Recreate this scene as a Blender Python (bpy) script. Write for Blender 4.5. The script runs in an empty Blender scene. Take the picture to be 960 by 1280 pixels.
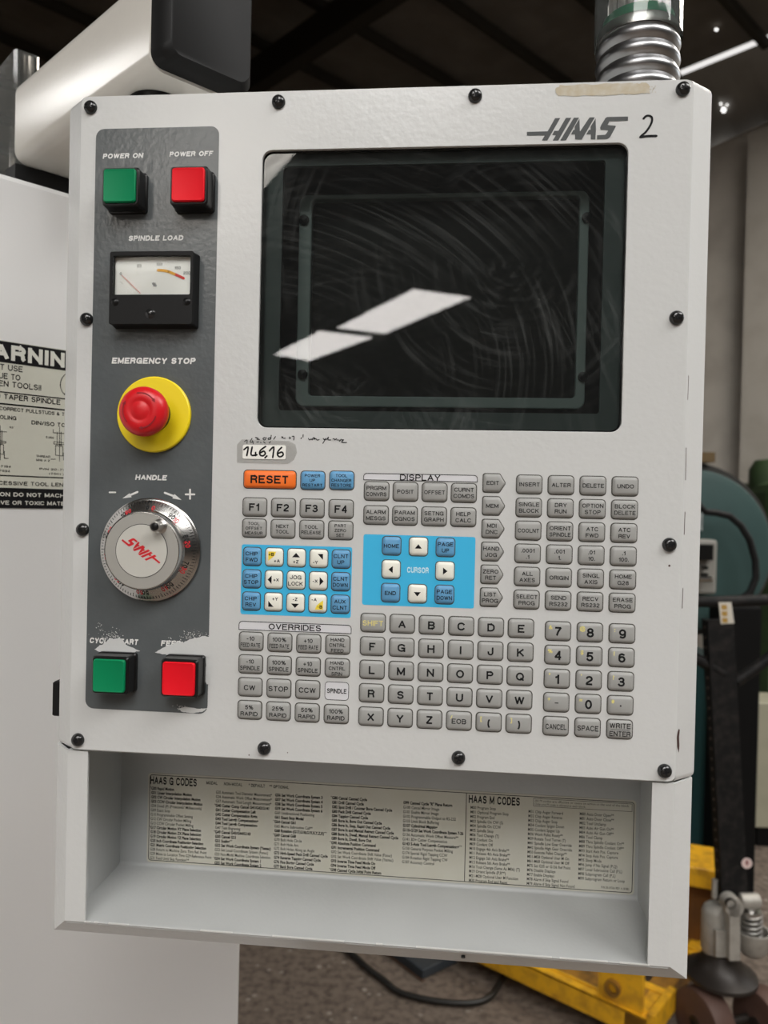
import bpy, bmesh, math, random
from mathutils import Vector, Matrix, Euler
from mathutils.geometry import tessellate_polygon
from math import pi, sin, cos, radians as rad
random.seed(7)
S = bpy.context.scene
COL = S.collection
# ------------------------------------------------------------------ camera, world, light, exposure
ZB = 1.27                                  # height of the pendant's lower face edge above the floor
FPX = 961.35
rx, ry, rz = 9.9e-3, 9.47e-2, 2.35e-2
CAM = Vector((.2714, -.5232, .1793 + ZB))
def rotm(rx, ry, rz):
    return Matrix.Rotation(rz, 3, 'Z') @ Matrix.Rotation(ry, 3, 'Y') @ Matrix.Rotation(rx, 3, 'X')
B3 = Matrix(((1, 0, 0), (0, 0, -1), (0, 1, 0)))
W2C = rotm(rx, ry, rz) @ B3                # world -> x right, y down, z forward
C2W = W2C.transposed()
RT, DN, FW = (C2W @ Vector(v) for v in ((1, 0, 0), (0, 1, 0), (0, 0, 1)))
cam = bpy.data.objects.new('camera', bpy.data.cameras.new('camera'))
COL.objects.link(cam)
cam.data.sensor_fit = 'HORIZONTAL'; cam.data.sensor_width = 36
cam.data.lens = FPX * 36 / 960
cam.data.clip_start = .02
m = Matrix((RT, -DN, -FW)).transposed().to_4x4(); m.translation = CAM
cam.matrix_world = m
cam.data.dof.use_dof = True
cam.data.dof.focus_distance = .56
cam.data.dof.aperture_fstop = 11          # phone main lens, background slightly soft
S.camera = cam
S.view_settings.view_transform = 'Standard'; S.view_settings.look = 'None'
S.view_settings.gamma = 1; S.view_settings.use_curve_mapping = False
S.view_settings.exposure = -.47
S.cycles.max_bounces = 6; S.cycles.transparent_max_bounces = 12
S.cycles.caustics_reflective = False; S.cycles.caustics_refractive = False
S.cycles.sample_clamp_indirect = 4

wd = bpy.data.worlds.new('overcast sky'); S.world = wd; wd.use_nodes = True
wb = wd.node_tree.nodes['Background']; wb.inputs[0].default_value = (1, .97, .94, 1); wb.inputs[1].default_value = 1.25
SKY_L = 15.0                               # radiance of the translucent roof lights

# pixel -> geometry helpers (photograph frame 960 x 1280)
def ray(px, py):
    return (C2W @ Vector((px - 480, py - 640, FPX)))
def U(px, py, d):                          # point at axial depth d
    return CAM + ray(px, py) * (d / FPX)
def P(px, py, y=0.):                       # point on the plane Y = y (panel face y = 0)
    r = ray(px, py); return CAM + r * ((y - CAM.y) / r.y)
def F(px, py, z):                          # point on the horizontal plane Z = z
    r = ray(px, py); return CAM + r * ((z - CAM.z) / r.z)
def RP(px, py, o, n):
    r = ray(px, py); return CAM + r * ((o - CAM).dot(n) / r.dot(n))
def RFL(px, py, z):                        # where the mirror ray off the screen glass meets height z
    p = P(px, py, .002); r = ray(px, py); r = Vector((r.x, -r.y, r.z))
    return p + r * ((z - p.z) / r.z)

# ------------------------------------------------------------------ materials
MATS = {}
def mat(name, col, rough=.5, metal=0., spec=.5, bump=0., bscale=400., vary=0., vscale=30., vcol=None, emit=None, coat=0.):
    if name in MATS: return MATS[name]
    m = bpy.data.materials.new(name); m.use_nodes = True; nt = m.node_tree; b = nt.nodes['Principled BSDF']
    b.inputs['Base Color'].default_value = (*col, 1); b.inputs['Roughness'].default_value = rough
    b.inputs['Metallic'].default_value = metal; b.inputs['Specular IOR Level'].default_value = spec
    if coat: b.inputs['Coat Weight'].default_value = coat; b.inputs['Coat Roughness'].default_value = .08
    tc = nt.nodes.new('ShaderNodeTexCoord')
    if vary:
        n = nt.nodes.new('ShaderNodeTexNoise'); n.inputs['Scale'].default_value = vscale; n.inputs['Detail'].default_value = 6
        nt.links.new(tc.outputs['Object'], n.inputs['Vector'])
        r = nt.nodes.new('ShaderNodeMapRange'); r.inputs[1].default_value = .42; r.inputs[2].default_value = .72
        nt.links.new(n.outputs[0], r.inputs[0])
        mx = nt.nodes.new('ShaderNodeMix'); mx.data_type = 'RGBA'
        v = vcol or tuple(c * .6 for c in col)
        mx.inputs[6].default_value = (*col, 1); mx.inputs[7].default_value = tuple(col[i] * (1 - vary) + v[i] * vary for i in range(3)) + (1,)
        nt.links.new(r.outputs[0], mx.inputs[0]); nt.links.new(mx.outputs[2], b.inputs['Base Color'])
    if bump:
        n2 = nt.nodes.new('ShaderNodeTexNoise'); n2.inputs['Scale'].default_value = bscale; n2.inputs['Detail'].default_value = 2
        nt.links.new(tc.outputs['Object'], n2.inputs['Vector'])
        bp = nt.nodes.new('ShaderNodeBump'); bp.inputs['Strength'].default_value = bump; bp.inputs['Distance'].default_value = .001
        nt.links.new(n2.outputs[0], bp.inputs['Height']); nt.links.new(bp.outputs[0], b.inputs['Normal'])
    if emit:
        b.inputs['Emission Color'].default_value = (*emit[0], 1); b.inputs['Emission Strength'].default_value = emit[1]
    MATS[name] = m; return m
def clear(name, tint=(1, 1, 1), ior=1.5, rough=.02, smudge=0., haze=0.):
    m = bpy.data.materials.new(name); m.use_nodes = True; nt = m.node_tree; nt.nodes.clear()
    out = nt.nodes.new('ShaderNodeOutputMaterial'); tr = nt.nodes.new('ShaderNodeBsdfTransparent'); tr.inputs[0].default_value = (*tint, 1)
    gl = nt.nodes.new('ShaderNodeBsdfGlossy'); gl.inputs['Roughness'].default_value = rough
    fr = nt.nodes.new('ShaderNodeFresnel'); fr.inputs[0].default_value = ior
    mx = nt.nodes.new('ShaderNodeMixShader'); nt.links.new(fr.outputs[0], mx.inputs[0]); nt.links.new(tr.outputs[0], mx.inputs[1]); nt.links.new(gl.outputs[0], mx.inputs[2])
    last = mx
    if smudge or haze:
        df = nt.nodes.new('ShaderNodeBsdfDiffuse'); df.inputs[0].default_value = (.75, .78, .76, 1)
        m2 = nt.nodes.new('ShaderNodeMixShader'); nt.links.new(mx.outputs[0], m2.inputs[1]); nt.links.new(df.outputs[0], m2.inputs[2])
        if smudge:                         # dried wiping arcs on the glass
            tc = nt.nodes.new('ShaderNodeTexCoord'); fac = None
            for (cx, cz, sc, ph) in ((-.06, -.06, 260, 0.), (.05, .02, 200, 4.), (-.14, -.16, 330, 9.)):
                mp = nt.nodes.new('ShaderNodeMapping'); mp.inputs[1].default_value = (-cx, 0, -cz)
                nt.links.new(tc.outputs['Object'], mp.inputs[0])
                sx_ = nt.nodes.new('ShaderNodeSeparateXYZ'); nt.links.new(mp.outputs[0], sx_.inputs[0])
                ln = nt.nodes.new('ShaderNodeVectorMath'); ln.operation = 'LENGTH'; nt.links.new(mp.outputs[0], ln.inputs[0])
                at = nt.nodes.new('ShaderNodeMath'); at.operation = 'ARCTAN2'; nt.links.new(sx_.outputs[2], at.inputs[0]); nt.links.new(sx_.outputs[0], at.inputs[1])
                rm_ = nt.nodes.new('ShaderNodeMath'); rm_.operation = 'MULTIPLY'; rm_.inputs[1].default_value = sc; nt.links.new(ln.outputs['Value'], rm_.inputs[0])
                am_ = nt.nodes.new('ShaderNodeMath'); am_.operation = 'MULTIPLY_ADD'; am_.inputs[1].default_value = 1.6; am_.inputs[2].default_value = ph; nt.links.new(at.outputs[0], am_.inputs[0])
                cb_ = nt.nodes.new('ShaderNodeCombineXYZ'); nt.links.new(rm_.outputs[0], cb_.inputs[0]); nt.links.new(am_.outputs[0], cb_.inputs[1])
                wv = nt.nodes.new('ShaderNodeTexNoise'); wv.inputs['Scale'].default_value = 1; wv.inputs['Detail'].default_value = 5; nt.links.new(cb_.outputs[0], wv.inputs['Vector'])
                w2 = nt.nodes.new('ShaderNodeMapRange'); w2.inputs[1].default_value = .50; w2.inputs[2].default_value = .72; nt.links.new(wv.outputs[0], w2.inputs[0])
                nz = nt.nodes.new('ShaderNodeTexNoise'); nz.inputs['Scale'].default_value = 13; nt.links.new(mp.outputs[0], nz.inputs['Vector'])
                mr = nt.nodes.new('ShaderNodeMapRange'); mr.inputs[1].default_value = .42; mr.inputs[2].default_value = .72; nt.links.new(nz.outputs[0], mr.inputs[0])
                mu = nt.nodes.new('ShaderNodeMath'); mu.operation = 'MULTIPLY'; nt.links.new(w2.outputs[0], mu.inputs[0]); nt.links.new(mr.outputs[0], mu.inputs[1])
                if fac is None: fac = mu
                else:
                    ad = nt.nodes.new('ShaderNodeMath'); ad.operation = 'ADD'; nt.links.new(fac.outputs[0], ad.inputs[0]); nt.links.new(mu.outputs[0], ad.inputs[1]); fac = ad
            sc_ = nt.nodes.new('ShaderNodeMath'); sc_.operation = 'MULTIPLY_ADD'; sc_.inputs[1].default_value = smudge; sc_.inputs[2].default_value = haze
            nt.links.new(fac.outputs[0], sc_.inputs[0]); nt.links.new(sc_.outputs[0], m2.inputs[0])
        else: m2.inputs[0].default_value = haze
        last = m2
    nt.links.new(last.outputs[0], out.inputs[0]); return m

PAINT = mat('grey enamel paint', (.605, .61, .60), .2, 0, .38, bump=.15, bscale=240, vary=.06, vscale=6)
PAINT_TRAY_SHADE = mat('grey enamel darkened for tray shade', (.47, .48, .475), .4, 0, .5, bump=.15, bscale=300, vary=.15, vscale=14)  # same enamel, darkened to put the tray's shade into the colour
DARKP = mat('charcoal enamel band', (.092, .102, .106), .22, 0, .42, bump=.18, bscale=240, vary=.25, vscale=25, vcol=(.16, .17, .17))
BLACKP = mat('black plastic', (.008, .008, .008), .32, 0, .28)
BLACKM = mat('matt black plastic', (.010, .010, .010), .5, 0, .2)
WHITEINK = mat('white ink', (.72, .72, .70), .5)
BLACKINK = mat('black ink', (.010, .010, .011), .6, 0, .12)
FADEDINK = mat('faded black ink', (.06, .06, .055), .6, 0, .12)
KEYOUT = mat('dark key outline', (.07, .066, .055), .5)
KEYGREY = mat('grey rubber key', (.335, .335, .32), .42, 0, .4, vary=.1, vscale=60)
KEYWHITE = mat('white rubber key', (.80, .79, .70), .42, 0, .4)
KEYBLUE = mat('blue rubber key', (.11, .31, .53), .38, 0, .4, vary=.25, vscale=250, vcol=(.2, .42, .6))
KEYORANGE = mat('orange rubber key', (.88, .17, .02), .4, 0, .4)
BLUEPRINT = mat('cyan blue print', (.05, .47, .78), .35, 0, .5)
YELLOWINK = mat('faded yellow ink', (.72, .64, .22), .5)
YELLOWPATCH = mat('yellow print', (.9, .68, .05), .45)
GREENL = mat('green translucent button', (.0, .21, .08), .5, 0, .2)
REDL = mat('red translucent button', (.78, .006, .016), .5, 0, .2)
REDP = mat('red plastic', (.62, .008, .014), .33, 0, .5)
REDDK = mat('dark red print', (.26, .004, .012), .5)
REDINK = mat('red ink', (.60, .01, .02), .45)
YEL = mat('yellow plastic', (.90, .70, .01), .4, 0, .5)
STEEL = mat('brushed steel', (.56, .55, .53), .30, 1, .5, bump=.05, bscale=900)
STEELD = mat('worn steel dial', (.50, .49, .47), .24, 1, .5)
STEELR = mat('conduit steel', (.36, .36, .365), .33, 1, .5)
CHROME = mat('black oxide screw', (.05, .05, .05), .18, .7, .5)
LOGOGREY = mat('grey logo ink', (.075, .08, .08), .5, 0, .2)
STICK = mat('cream label film', (.58, .565, .49), .4, 0, .4, vary=.3, vscale=22, vcol=(.50, .46, .33))
BEIGE = mat('off white enamel', (.74, .71, .65), .22, 0, .5, bump=.08, bscale=200, vary=.1, vscale=8)
BOXWHITE = mat('pale grey enamel sheet', (.74, .74, .735), .36, 0, .5, bump=.05, bscale=200, vary=.08, vscale=3)

# ------------------------------------------------------------------ mesh helpers
class MB:
    def __init__(s): s.v = []; s.f = []; s.weld = False
    def add(s, vs, fs):
        o = len(s.v); s.v += [Vector(v) for v in vs]; s.f += [tuple(i + o for i in f) for f in fs]; return s
    def loft(s, loops, cap0=True, cap1=True, closed=True):
        n = len(loops[0]); vs = [p for l in loops for p in l]; fs = []
        for k in range(len(loops) - 1):
            for i in range(n if closed else n - 1):
                j = (i + 1) % n; fs.append((k * n + i, k * n + j, (k + 1) * n + j, (k + 1) * n + i))
        if cap0: fs.append(tuple(range(n)))
        if cap1: fs.append(tuple((len(loops) - 1) * n + i for i in reversed(range(n))))
        return s.add(vs, fs)
    def obox(s, c, ax, ay, az, hx, hy, hz, bev=0.):
        c = Vector(c); ax, ay, az = Vector(ax), Vector(ay), Vector(az)
        if bev:
            def ring(z, k):
                o = []
                for (sx, sy) in ((-1, -1), (1, -1), (1, 1), (-1, 1)):
                    X, Y = sx * (hx - k), sy * (hy - k)
                    if sx * sy > 0: q = ((X, Y - 0 * sy), )
                    o.append(c + ax * X + ay * Y + az * z)
                return o
            return s.loft([ring(-hz, bev), ring(-hz + bev, 0), ring(hz - bev, 0), ring(hz, bev)])
        r = [[c + ax * sx * hx + ay * sy * hy + az * z for sx, sy in ((-1, -1), (1, -1), (1, 1), (-1, 1))] for z in (-hz, hz)]
        return s.loft(r)
    def box(s, a, b, bev=0.):
        a, b = Vector(a), Vector(b); c = (a + b) / 2; h = (b - a) / 2
        return s.obox(c, (1, 0, 0), (0, 1, 0), (0, 0, 1), abs(h.x), abs(h.y), abs(h.z), bev)
    def lathe(s, o, axis, prof, n=48, cap=True):
        axis = Vector(axis).normalized(); u = axis.orthogonal().normalized(); w = axis.cross(u)
        return s.loft([[Vector(o) + axis * h + (u * cos(2 * pi * i / n) + w * sin(2 * pi * i / n)) * r for i in range(n)] for r, h in prof], cap, cap)
    def tube(s, pts, r, n=10, cap=True):
        pts = [Vector(p) for p in pts]; loops = []; up = None
        for i, p in enumerate(pts):
            t = (pts[min(i + 1, len(pts) - 1)] - pts[max(i - 1, 0)]).normalized()
            if up is None: up = t.orthogonal().normalized()
            up = (up - t * up.dot(t)).normalized(); w = t.cross(up)
            loops.append([p + (up * cos(2 * pi * k / n) + w * sin(2 * pi * k / n)) * r for k in range(n)])
        return s.loft(loops, cap, cap)
    def poly(s, pts): return s.add(pts, [tuple(range(len(pts)))])
    def xform(s, fn): s.v = [Vector(fn(v)) for v in s.v]; return s

ORG = {}
def root(name, loc, label, cat, group=None):
    o = bpy.data.objects.new(name, None); COL.objects.link(o); o.location = loc; o.empty_display_size = .05
    o['label'] = label; o['category'] = cat
    if group: o['group'] = group
    ORG[o.name] = Vector(loc); return o
def build(mb, name, m, parent=None, origin=None, smooth=None, label=None, cat=None, group=None, kind=None, bevel=0., face=False):
    if origin is None:
        n = max(1, len(mb.v)); lo = Vector([min(v[i] for v in mb.v) for i in range(3)]); hi = Vector([max(v[i] for v in mb.v) for i in range(3)]); origin = (lo + hi) / 2
        if not parent: origin.z = lo.z
    origin = Vector(origin)
    me = bpy.data.meshes.new(name); me.from_pydata([v - origin for v in mb.v], [], mb.f); me.validate(); 
    bm = bmesh.new(); bm.from_mesh(me)
    if mb.weld: bmesh.ops.remove_doubles(bm, verts=bm.verts, dist=1e-6)
    bmesh.ops.recalc_face_normals(bm, faces=bm.faces)
    if bm.faces:                           # flat print: every face looks outward, the way it is read
        bm.faces.ensure_lookup_table(); n0 = max(bm.faces, key=lambda f: f.calc_area()).normal.copy()
        d = [(v.co - bm.faces[0].verts[0].co).dot(n0) for v in bm.verts]
        if face or max(d) - min(d) < 1.2e-4:
            for f in bm.faces:
                if f.normal.dot(CAM - origin - f.calc_center_median()) < 0: f.normal_flip()
    bm.to_mesh(me); bm.free()
    me.materials.append(m)
    o = bpy.data.objects.new(name, me); COL.objects.link(o); place(o, parent, origin)
    if smooth is not None:
        me.polygons.foreach_set('use_smooth', [True] * len(me.polygons))
        me.set_sharp_from_angle(angle=rad(smooth))
    if bevel:
        b = o.modifiers.new('bevel', 'BEVEL'); b.width = bevel; b.segments = 2; b.limit_method = 'ANGLE'
    if label: o['label'] = label
    if cat: o['category'] = cat
    if group: o['group'] = group
    if kind: o['kind'] = kind
    return o
def place(o, parent, origin):
    if parent: o.parent = parent; o.location = Vector(origin) - ORG[parent.name]
    else: o.location = origin
    ORG[o.name] = Vector(origin)
def again(src, parent, origin, label=None, rot=None):
    o = src.copy(); COL.objects.link(o); place(o, parent, origin)
    if rot is not None: o.rotation_euler = rot
    if label: o['label'] = label
    return o

TXT = {}
def text2d(body, bold=0., spacing=1.):
    k = (body, bold, spacing)
    if k not in TXT:
        c = bpy.data.curves.new('t', 'FONT'); c.body = body; c.size = 1; c.resolution_u = 2; c.offset = bold; c.space_character = spacing
        o = bpy.data.objects.new('t', c); me = bpy.data.meshes.new_from_object(o)
        vs = [(v.co.x, v.co.y) for v in me.vertices]; fs = [tuple(p.vertices) for p in me.polygons]
        bpy.data.objects.remove(o); bpy.data.curves.remove(c); bpy.data.meshes.remove(me)
        TXT[k] = (vs, fs)
    return TXT[k]
# plain grotesque capitals drawn as strokes: name -> (width, polylines in a unit box)
def _arc(cx, cy, rx_, ry_, a0, a1, n=8):
    return [(cx + rx_ * cos(rad(a0 + (a1 - a0) * i / n)), cy + ry_ * sin(rad(a0 + (a1 - a0) * i / n))) for i in range(n + 1)]
_O = _arc(.5, .5, .5, .5, 90, 450, 20)
_D6 = [(.9, .9)] + _arc(.5, .72, .48, .28, 55, 180, 5)[1:] + [(.02, .35)] + _arc(.5, .32, .48, .32, 180, 540, 16)[1:]
_C = _arc(.5, .66, .5, .34, 20, 180, 7) + _arc(.5, .34, .5, .34, 180, 340, 7)
_S = _arc(.5, .75, .45, .25, 15, 180, 6) + _arc(.42, .75, .37, .23, 180, 265, 3)[1:] + _arc(.55, .26, .42, .26, 80, 0, 4) + _arc(.5, .26, .47, .26, 0, -165, 6)[1:]
GLY = {
 'A': (.74, [[(0, 0), (.5, 1), (1, 0)], [(.2, .34), (.8, .34)]]), 'B': (.68, [[(.55, .53), (0, .53), (0, 1), (.55, 1)] + _arc(.58, .765, .36, .235, 90, -90, 6), [(0, .53), (0, 0), (.6, 0)] + _arc(.6, .265, .40, .265, -90, 90, 6) + [(.4, .53)]]),
 'C': (.74, [_C]), 'D': (.72, [[(0, 0), (0, 1), (.45, 1)] + _arc(.45, .6, .55, .4, 90, 0, 5) + _arc(.45, .4, .55, .4, 0, -90, 5) + [(0, 0)]]),
 'E': (.62, [[(1, 1), (0, 1), (0, 0), (1, 0)], [(0, .53), (.9, .53)]]), 'F': (.58, [[(1, 1), (0, 1), (0, 0)], [(0, .52), (.85, .52)]]),
 'G': (.78, [_arc(.5, .66, .5, .34, 20, 180, 7) + _arc(.5, .34, .5, .34, 180, 330, 7) + [(.98, .45), (.58, .45)], [(.98, .45), (.98, 0)]]),
 'H': (.70, [[(0, 0), (0, 1)], [(1, 0), (1, 1)], [(0, .52), (1, .52)]]), 'I': (.0, [[(0, 0), (0, 1)]]), 'J': (.52, [[(1, 1)] + _arc(.5, .28, .5, .28, 0, -180, 8) + [(0, .38)]]),
 'K': (.70, [[(0, 0), (0, 1)], [(.95, 1), (0, .38)], [(.3, .6), (1, 0)]]), 'L': (.56, [[(0, 1), (0, 0), (1, 0)]]), 'M': (.82, [[(0, 0), (0, 1), (.5, .08), (1, 1), (1, 0)]]),
 'N': (.70, [[(0, 0), (0, 1), (1, 0), (1, 1)]]), 'O': (.80, [_O]), 'P': (.64, [[(0, 0), (0, 1), (.6, 1)] + _arc(.6, .735, .40, .265, 90, -90, 7) + [(0, .47)]]),
 'Q': (.80, [_O, [(.62, .25), (1.02, -.06)]]), 'R': (.68, [[(0, 0), (0, 1), (.58, 1)] + _arc(.58, .75, .40, .25, 90, -90, 7) + [(0, .5)], [(.5, .5), (.78, .45), (.9, .3), (.92, .08), (1, 0)]]),
 'S': (.68, [_S]), 'T': (.66, [[(0, 1), (1, 1)], [(.5, 1), (.5, 0)]]), 'U': (.70, [[(0, 1)] + _arc(.5, .36, .5, .36, 180, 360, 10) + [(1, 1)]]), 'V': (.70, [[(0, 1), (.5, 0), (1, 1)]]),
 'W': (1.0, [[(0, 1), (.25, 0), (.5, 1), (.75, 0), (1, 1)]]), 'X': (.68, [[(0, 0), (1, 1)], [(0, 1), (1, 0)]]), 'Y': (.70, [[(0, 1), (.5, .42), (1, 1)], [(.5, .42), (.5, 0)]]), 'Z': (.64, [[(0, 1), (1, 1), (0, 0), (1, 0)]]),
 '0': (.54, [_O]), '1': (.26, [[(1, 0), (1, 1), (.75, .84), (0, .74)]]), '2': (.56, [_arc(.5, .72, .48, .28, 170, -30, 8) + [(.1, .18), (0, 0), (1, 0)]]),
 '3': (.56, [_arc(.48, .75, .42, .25, 165, -80, 8) + [(.4, .53)], [(.4, .53)] + _arc(.48, .265, .50, .265, 80, -165, 9)]), '4': (.58, [[(.74, 0), (.74, 1), (0, .26), (1, .26)]]),
 '5': (.56, [[(.9, 1), (.18, 1), (.06, .48)] + _arc(.48, .32, .50, .32, 130, -160, 10)]), '6': (.56, [_D6]), '7': (.56, [[(0, 1), (1, 1), (.55, .5), (.3, 0)]]),
 '8': (.56, [_arc(.5, .76, .42, .24, 90, 450, 14), _arc(.5, .26, .5, .26, 90, 450, 14)]), '9': (.56, [[(1 - x, 1 - y) for x, y in _D6]]),
 '-': (.36, [[(0, .38), (1, .38)]]), '+': (.56, [[(0, .4), (1, .4)], [(.5, .08), (.5, .72)]]), '.': (.02, [[(0, 0), (0, .06)]]), ',': (.06, [[(1, .08), (0, -.12)]]), '/': (.34, [[(0, 0), (1, 1)]]),
 '%': (.95, [_arc(.2, .77, .2, .22, 90, 450, 10), _arc(.8, .23, .2, .22, 90, 450, 10), [(.22, 0), (.78, 1)]]), '(': (.2, [_arc(1, .4, 1, .62, 110, 250, 8)]), ')': (.2, [_arc(0, .4, 1, .62, 70, -70, 8)]),
 '&': (.72, [[(1, 0), (.25, .65), (.2, .85), (.42, 1), (.62, .85), (.55, .65), (.1, .4), (.02, .2), (.25, 0), (.6, .05), (.9, .42)]]), '!': (.0, [[(0, .3), (0, 1)], [(0, 0), (0, .06)]]), '#': (.56, [[(.2, 0), (.4, 1)], [(.6, 0), (.8, 1)], [(0, .33), (1, .33)], [(0, .66), (1, .66)]]),
 '*': (.3, [[(.5, .6), (.5, 1)], [(.05, .7), (.95, .92)], [(.05, .92), (.95, .7)]]), ' ': (.22, [])}
def strokes(body, t, gap):
    """quads of the stroked word in cap-height units"""
    k = ('S', body, t, gap)
    if k in TXT: return TXT[k]
    vs, fs, lay, x = [], [], [], 0.
    for ch_ in body:
        w, pls = GLY[ch_]
        cut = []
        for pl in pls:                     # break the line at sharp corners so that strokes keep their weight
            cur = [pl[0]]
            for i in range(1, len(pl)):
                cur.append(pl[i])
                if i < len(pl) - 1:
                    a = Vector(pl[i]) - Vector(pl[i - 1]); b_ = Vector(pl[i + 1]) - Vector(pl[i])
                    a.x *= w; b_.x *= w
                    if a.length > 1e-6 and b_.length > 1e-6 and a.angle(b_) > rad(100): cut.append(cur); cur = [pl[i]]
            cut.append(cur)
        for pl_i, pl in enumerate(cut):
            p = [Vector((x + t / 2 + q_[0] * max(w - t * .0, 0), t / 2 + q_[1] * (1 - t))) for q_ in pl]
            closed = (p[0] - p[-1]).length < 1e-4
            if closed: p = p[:-1]
            n = len(p); rim = []
            for i in range(n):
                a = p[i - 1] if (i or closed) else None; c = p[(i + 1) % n] if (i < n - 1 or closed) else None
                d0 = (p[i] - a).normalized() if a is not None else None; d1 = (c - p[i]).normalized() if c is not None else None
                if d0 is None: d0 = d1
                if d1 is None: d1 = d0
                n0, n1 = Vector((-d0.y, d0.x)), Vector((-d1.y, d1.x)); m_ = n0 + n1
                m_ = m_.normalized() if m_.length > .05 else n0
                e = min(1.9, 1 / max(.3, m_.dot(n0))); q_ = p[i].copy()
                dg_ = .5 if abs(d0.x) < .05 or abs(d0.y) < .05 else .22
                if a is None: q_ -= d1 * t * dg_
                if c is None: q_ += d0 * t * dg_
                if len(pl) == 2 and abs(d0.x) > .99:
                    if a is None: q_ += d1 * t * .3
                    if c is None: q_ -= d0 * t * .3
                rim.append((tuple(q_ + m_ * e * t / 2), tuple(q_ - m_ * e * t / 2)))
            for i in range(n if closed else n - 1):
                j = (i + 1) % n; o = len(vs); vs += [rim[i][0], rim[j][0], rim[j][1], rim[i][1]]; fs.append((o, o + 1, o + 2, o + 3))
                lay += [len(fs) % 7] * 4
        x += w + t + gap
    TXT[k] = (vs, fs, lay); return TXT[k]
def text(mb, body, u, v, h, align='C', w=None, maxw=None, sx=1., shear=0., bold=0., xf=None, spacing=1., t=None):
    """caps of height h centred on v; xf maps (u, v) to 3-D"""
    if all(c in GLY for c in body):
        vs, fs, lay = strokes(body, t or (.165 + bold * 1.5), .13 * spacing); k = h
    else:
        vs, fs = text2d(body, bold, spacing); k = h / .7125; lay = None
    if not vs: return mb
    x0 = min(p[0] for p in vs); x1 = max(p[0] for p in vs); tw = (x1 - x0) * k * sx
    if w: sx *= w / tw
    elif maxw and tw > maxw: sx *= maxw / tw
    tw = (x1 - x0) * k * sx
    ox = u - {'C': tw / 2, 'L': 0, 'R': tw}[align]
    pts = []
    nrm = (xf(u + 1e-4, v) - xf(u, v)).cross(xf(u, v + 1e-4) - xf(u, v)).normalized() * 4e-6
    for i, (x, y) in enumerate(vs):
        yy = y * k - h / 2
        p = xf(ox + (x - x0) * k * sx + shear * yy, v + yy)
        pts.append(p + nrm * lay[i] if lay else p)
    return mb.add(pts, fs)
def rr(cx, cz, w, h, r, n=5):
    o = []
    for (qx, qz, a0) in ((1, 1, 0), (-1, 1, 90), (-1, -1, 180), (1, -1, 270)):
        for i in range(n + 1):
            a = rad(a0 + 90 * i / n); o.append((cx + qx * (w / 2 - r) + r * cos(a), cz + qz * (h / 2 - r) + r * sin(a)))
    return o
def at_y(pts, y): return [Vector((p[0], y, p[1])) for p in pts]
def quadpts(c, y=0.): return [P(px, py, y) for px, py in c]
def rect_of(c, y=0.):                      # averaged upright rectangle (x0, x1, z0, z1) from TL TR BR BL pixels
    p = quadpts(c, y); return ((p[0].x + p[3].x) / 2, (p[1].x + p[2].x) / 2, (p[2].z + p[3].z) / 2, (p[0].z + p[1].z) / 2)
def holeplate(mb, outer, inner, y0, y1):
    """plate between y0 (front) and y1 with a hole"""
    mb.weld = True
    bm = bmesh.new(); es = []
    for l in (outer, inner):
        vv = [bm.verts.new((p[0], 0, p[1])) for p in l]
        es += [bm.edges.new((vv[i], vv[(i + 1) % len(vv)])) for i in range(len(vv))]
    bmesh.ops.triangle_fill(bm, use_beauty=True, use_dissolve=False, edges=es)
    bm.verts.index_update(); vs = [v.co.copy() for v in bm.verts]; fs = [tuple(v.index for v in f.verts) for f in bm.faces]; bm.free()
    mb.add([Vector((v.x, y0, v.z)) for v in vs], fs); mb.add([Vector((v.x, y1, v.z)) for v in vs], fs)
    for l in (outer, inner): mb.loft([at_y(l, y0), at_y(l, y1)], False, False)
    return mb
def ribbon(mb, pts, w, xf):
    """pen stroke: flat ribbon through smoothed 2-D points with round ends"""
    if len(pts) > 2:
        q = []
        for i in range(len(pts) - 1):
            p0, p1, p2, p3 = (Vector(pts[max(0, min(len(pts) - 1, j))]) for j in (i - 1, i, i + 1, i + 2))
            for t in (0, .25, .5, .75):
                q.append(.5 * ((2 * p1) + (p2 - p0) * t + (2 * p0 - 5 * p1 + 4 * p2 - p3) * t * t + (3 * p1 - p0 - 3 * p2 + p3) * t ** 3))
        q.append(Vector(pts[-1])); pts = q
    pts = [Vector(p) for p in pts]; L, R = [], []
    for i, p in enumerate(pts):
        t = (pts[min(i + 1, len(pts) - 1)] - pts[max(i - 1, 0)]); t = t.normalized() if t.length > 1e-9 else Vector((1, 0))
        n = Vector((-t.y, t.x)) * w / 2; L.append(p + n); R.append(p - n)
    a_ = Vector(pts[0]); e_ = 1e-4; nrm = (xf(a_.x + e_, a_.y) - xf(a_.x, a_.y)).cross(xf(a_.x, a_.y + e_) - xf(a_.x, a_.y)).normalized() * 4e-6
    for i in range(len(pts) - 1): mb.add([xf(*c) + nrm * (len(mb.f) % 7) for c in (L[i], L[i + 1], R[i + 1], R[i])], [(0, 1, 2, 3)])
    for p in pts[::4] + [pts[-1]]:
        mb.add([nrm * (len(mb.f) % 7) + xf(p.x + cos(a) * w / 2, p.y + sin(a) * w / 2) for a in [2 * pi * k / 8 for k in range(8)]], [tuple(range(8))])
    return mb
def FACE(y): return lambda u, v: Vector((u, y, v))

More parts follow.
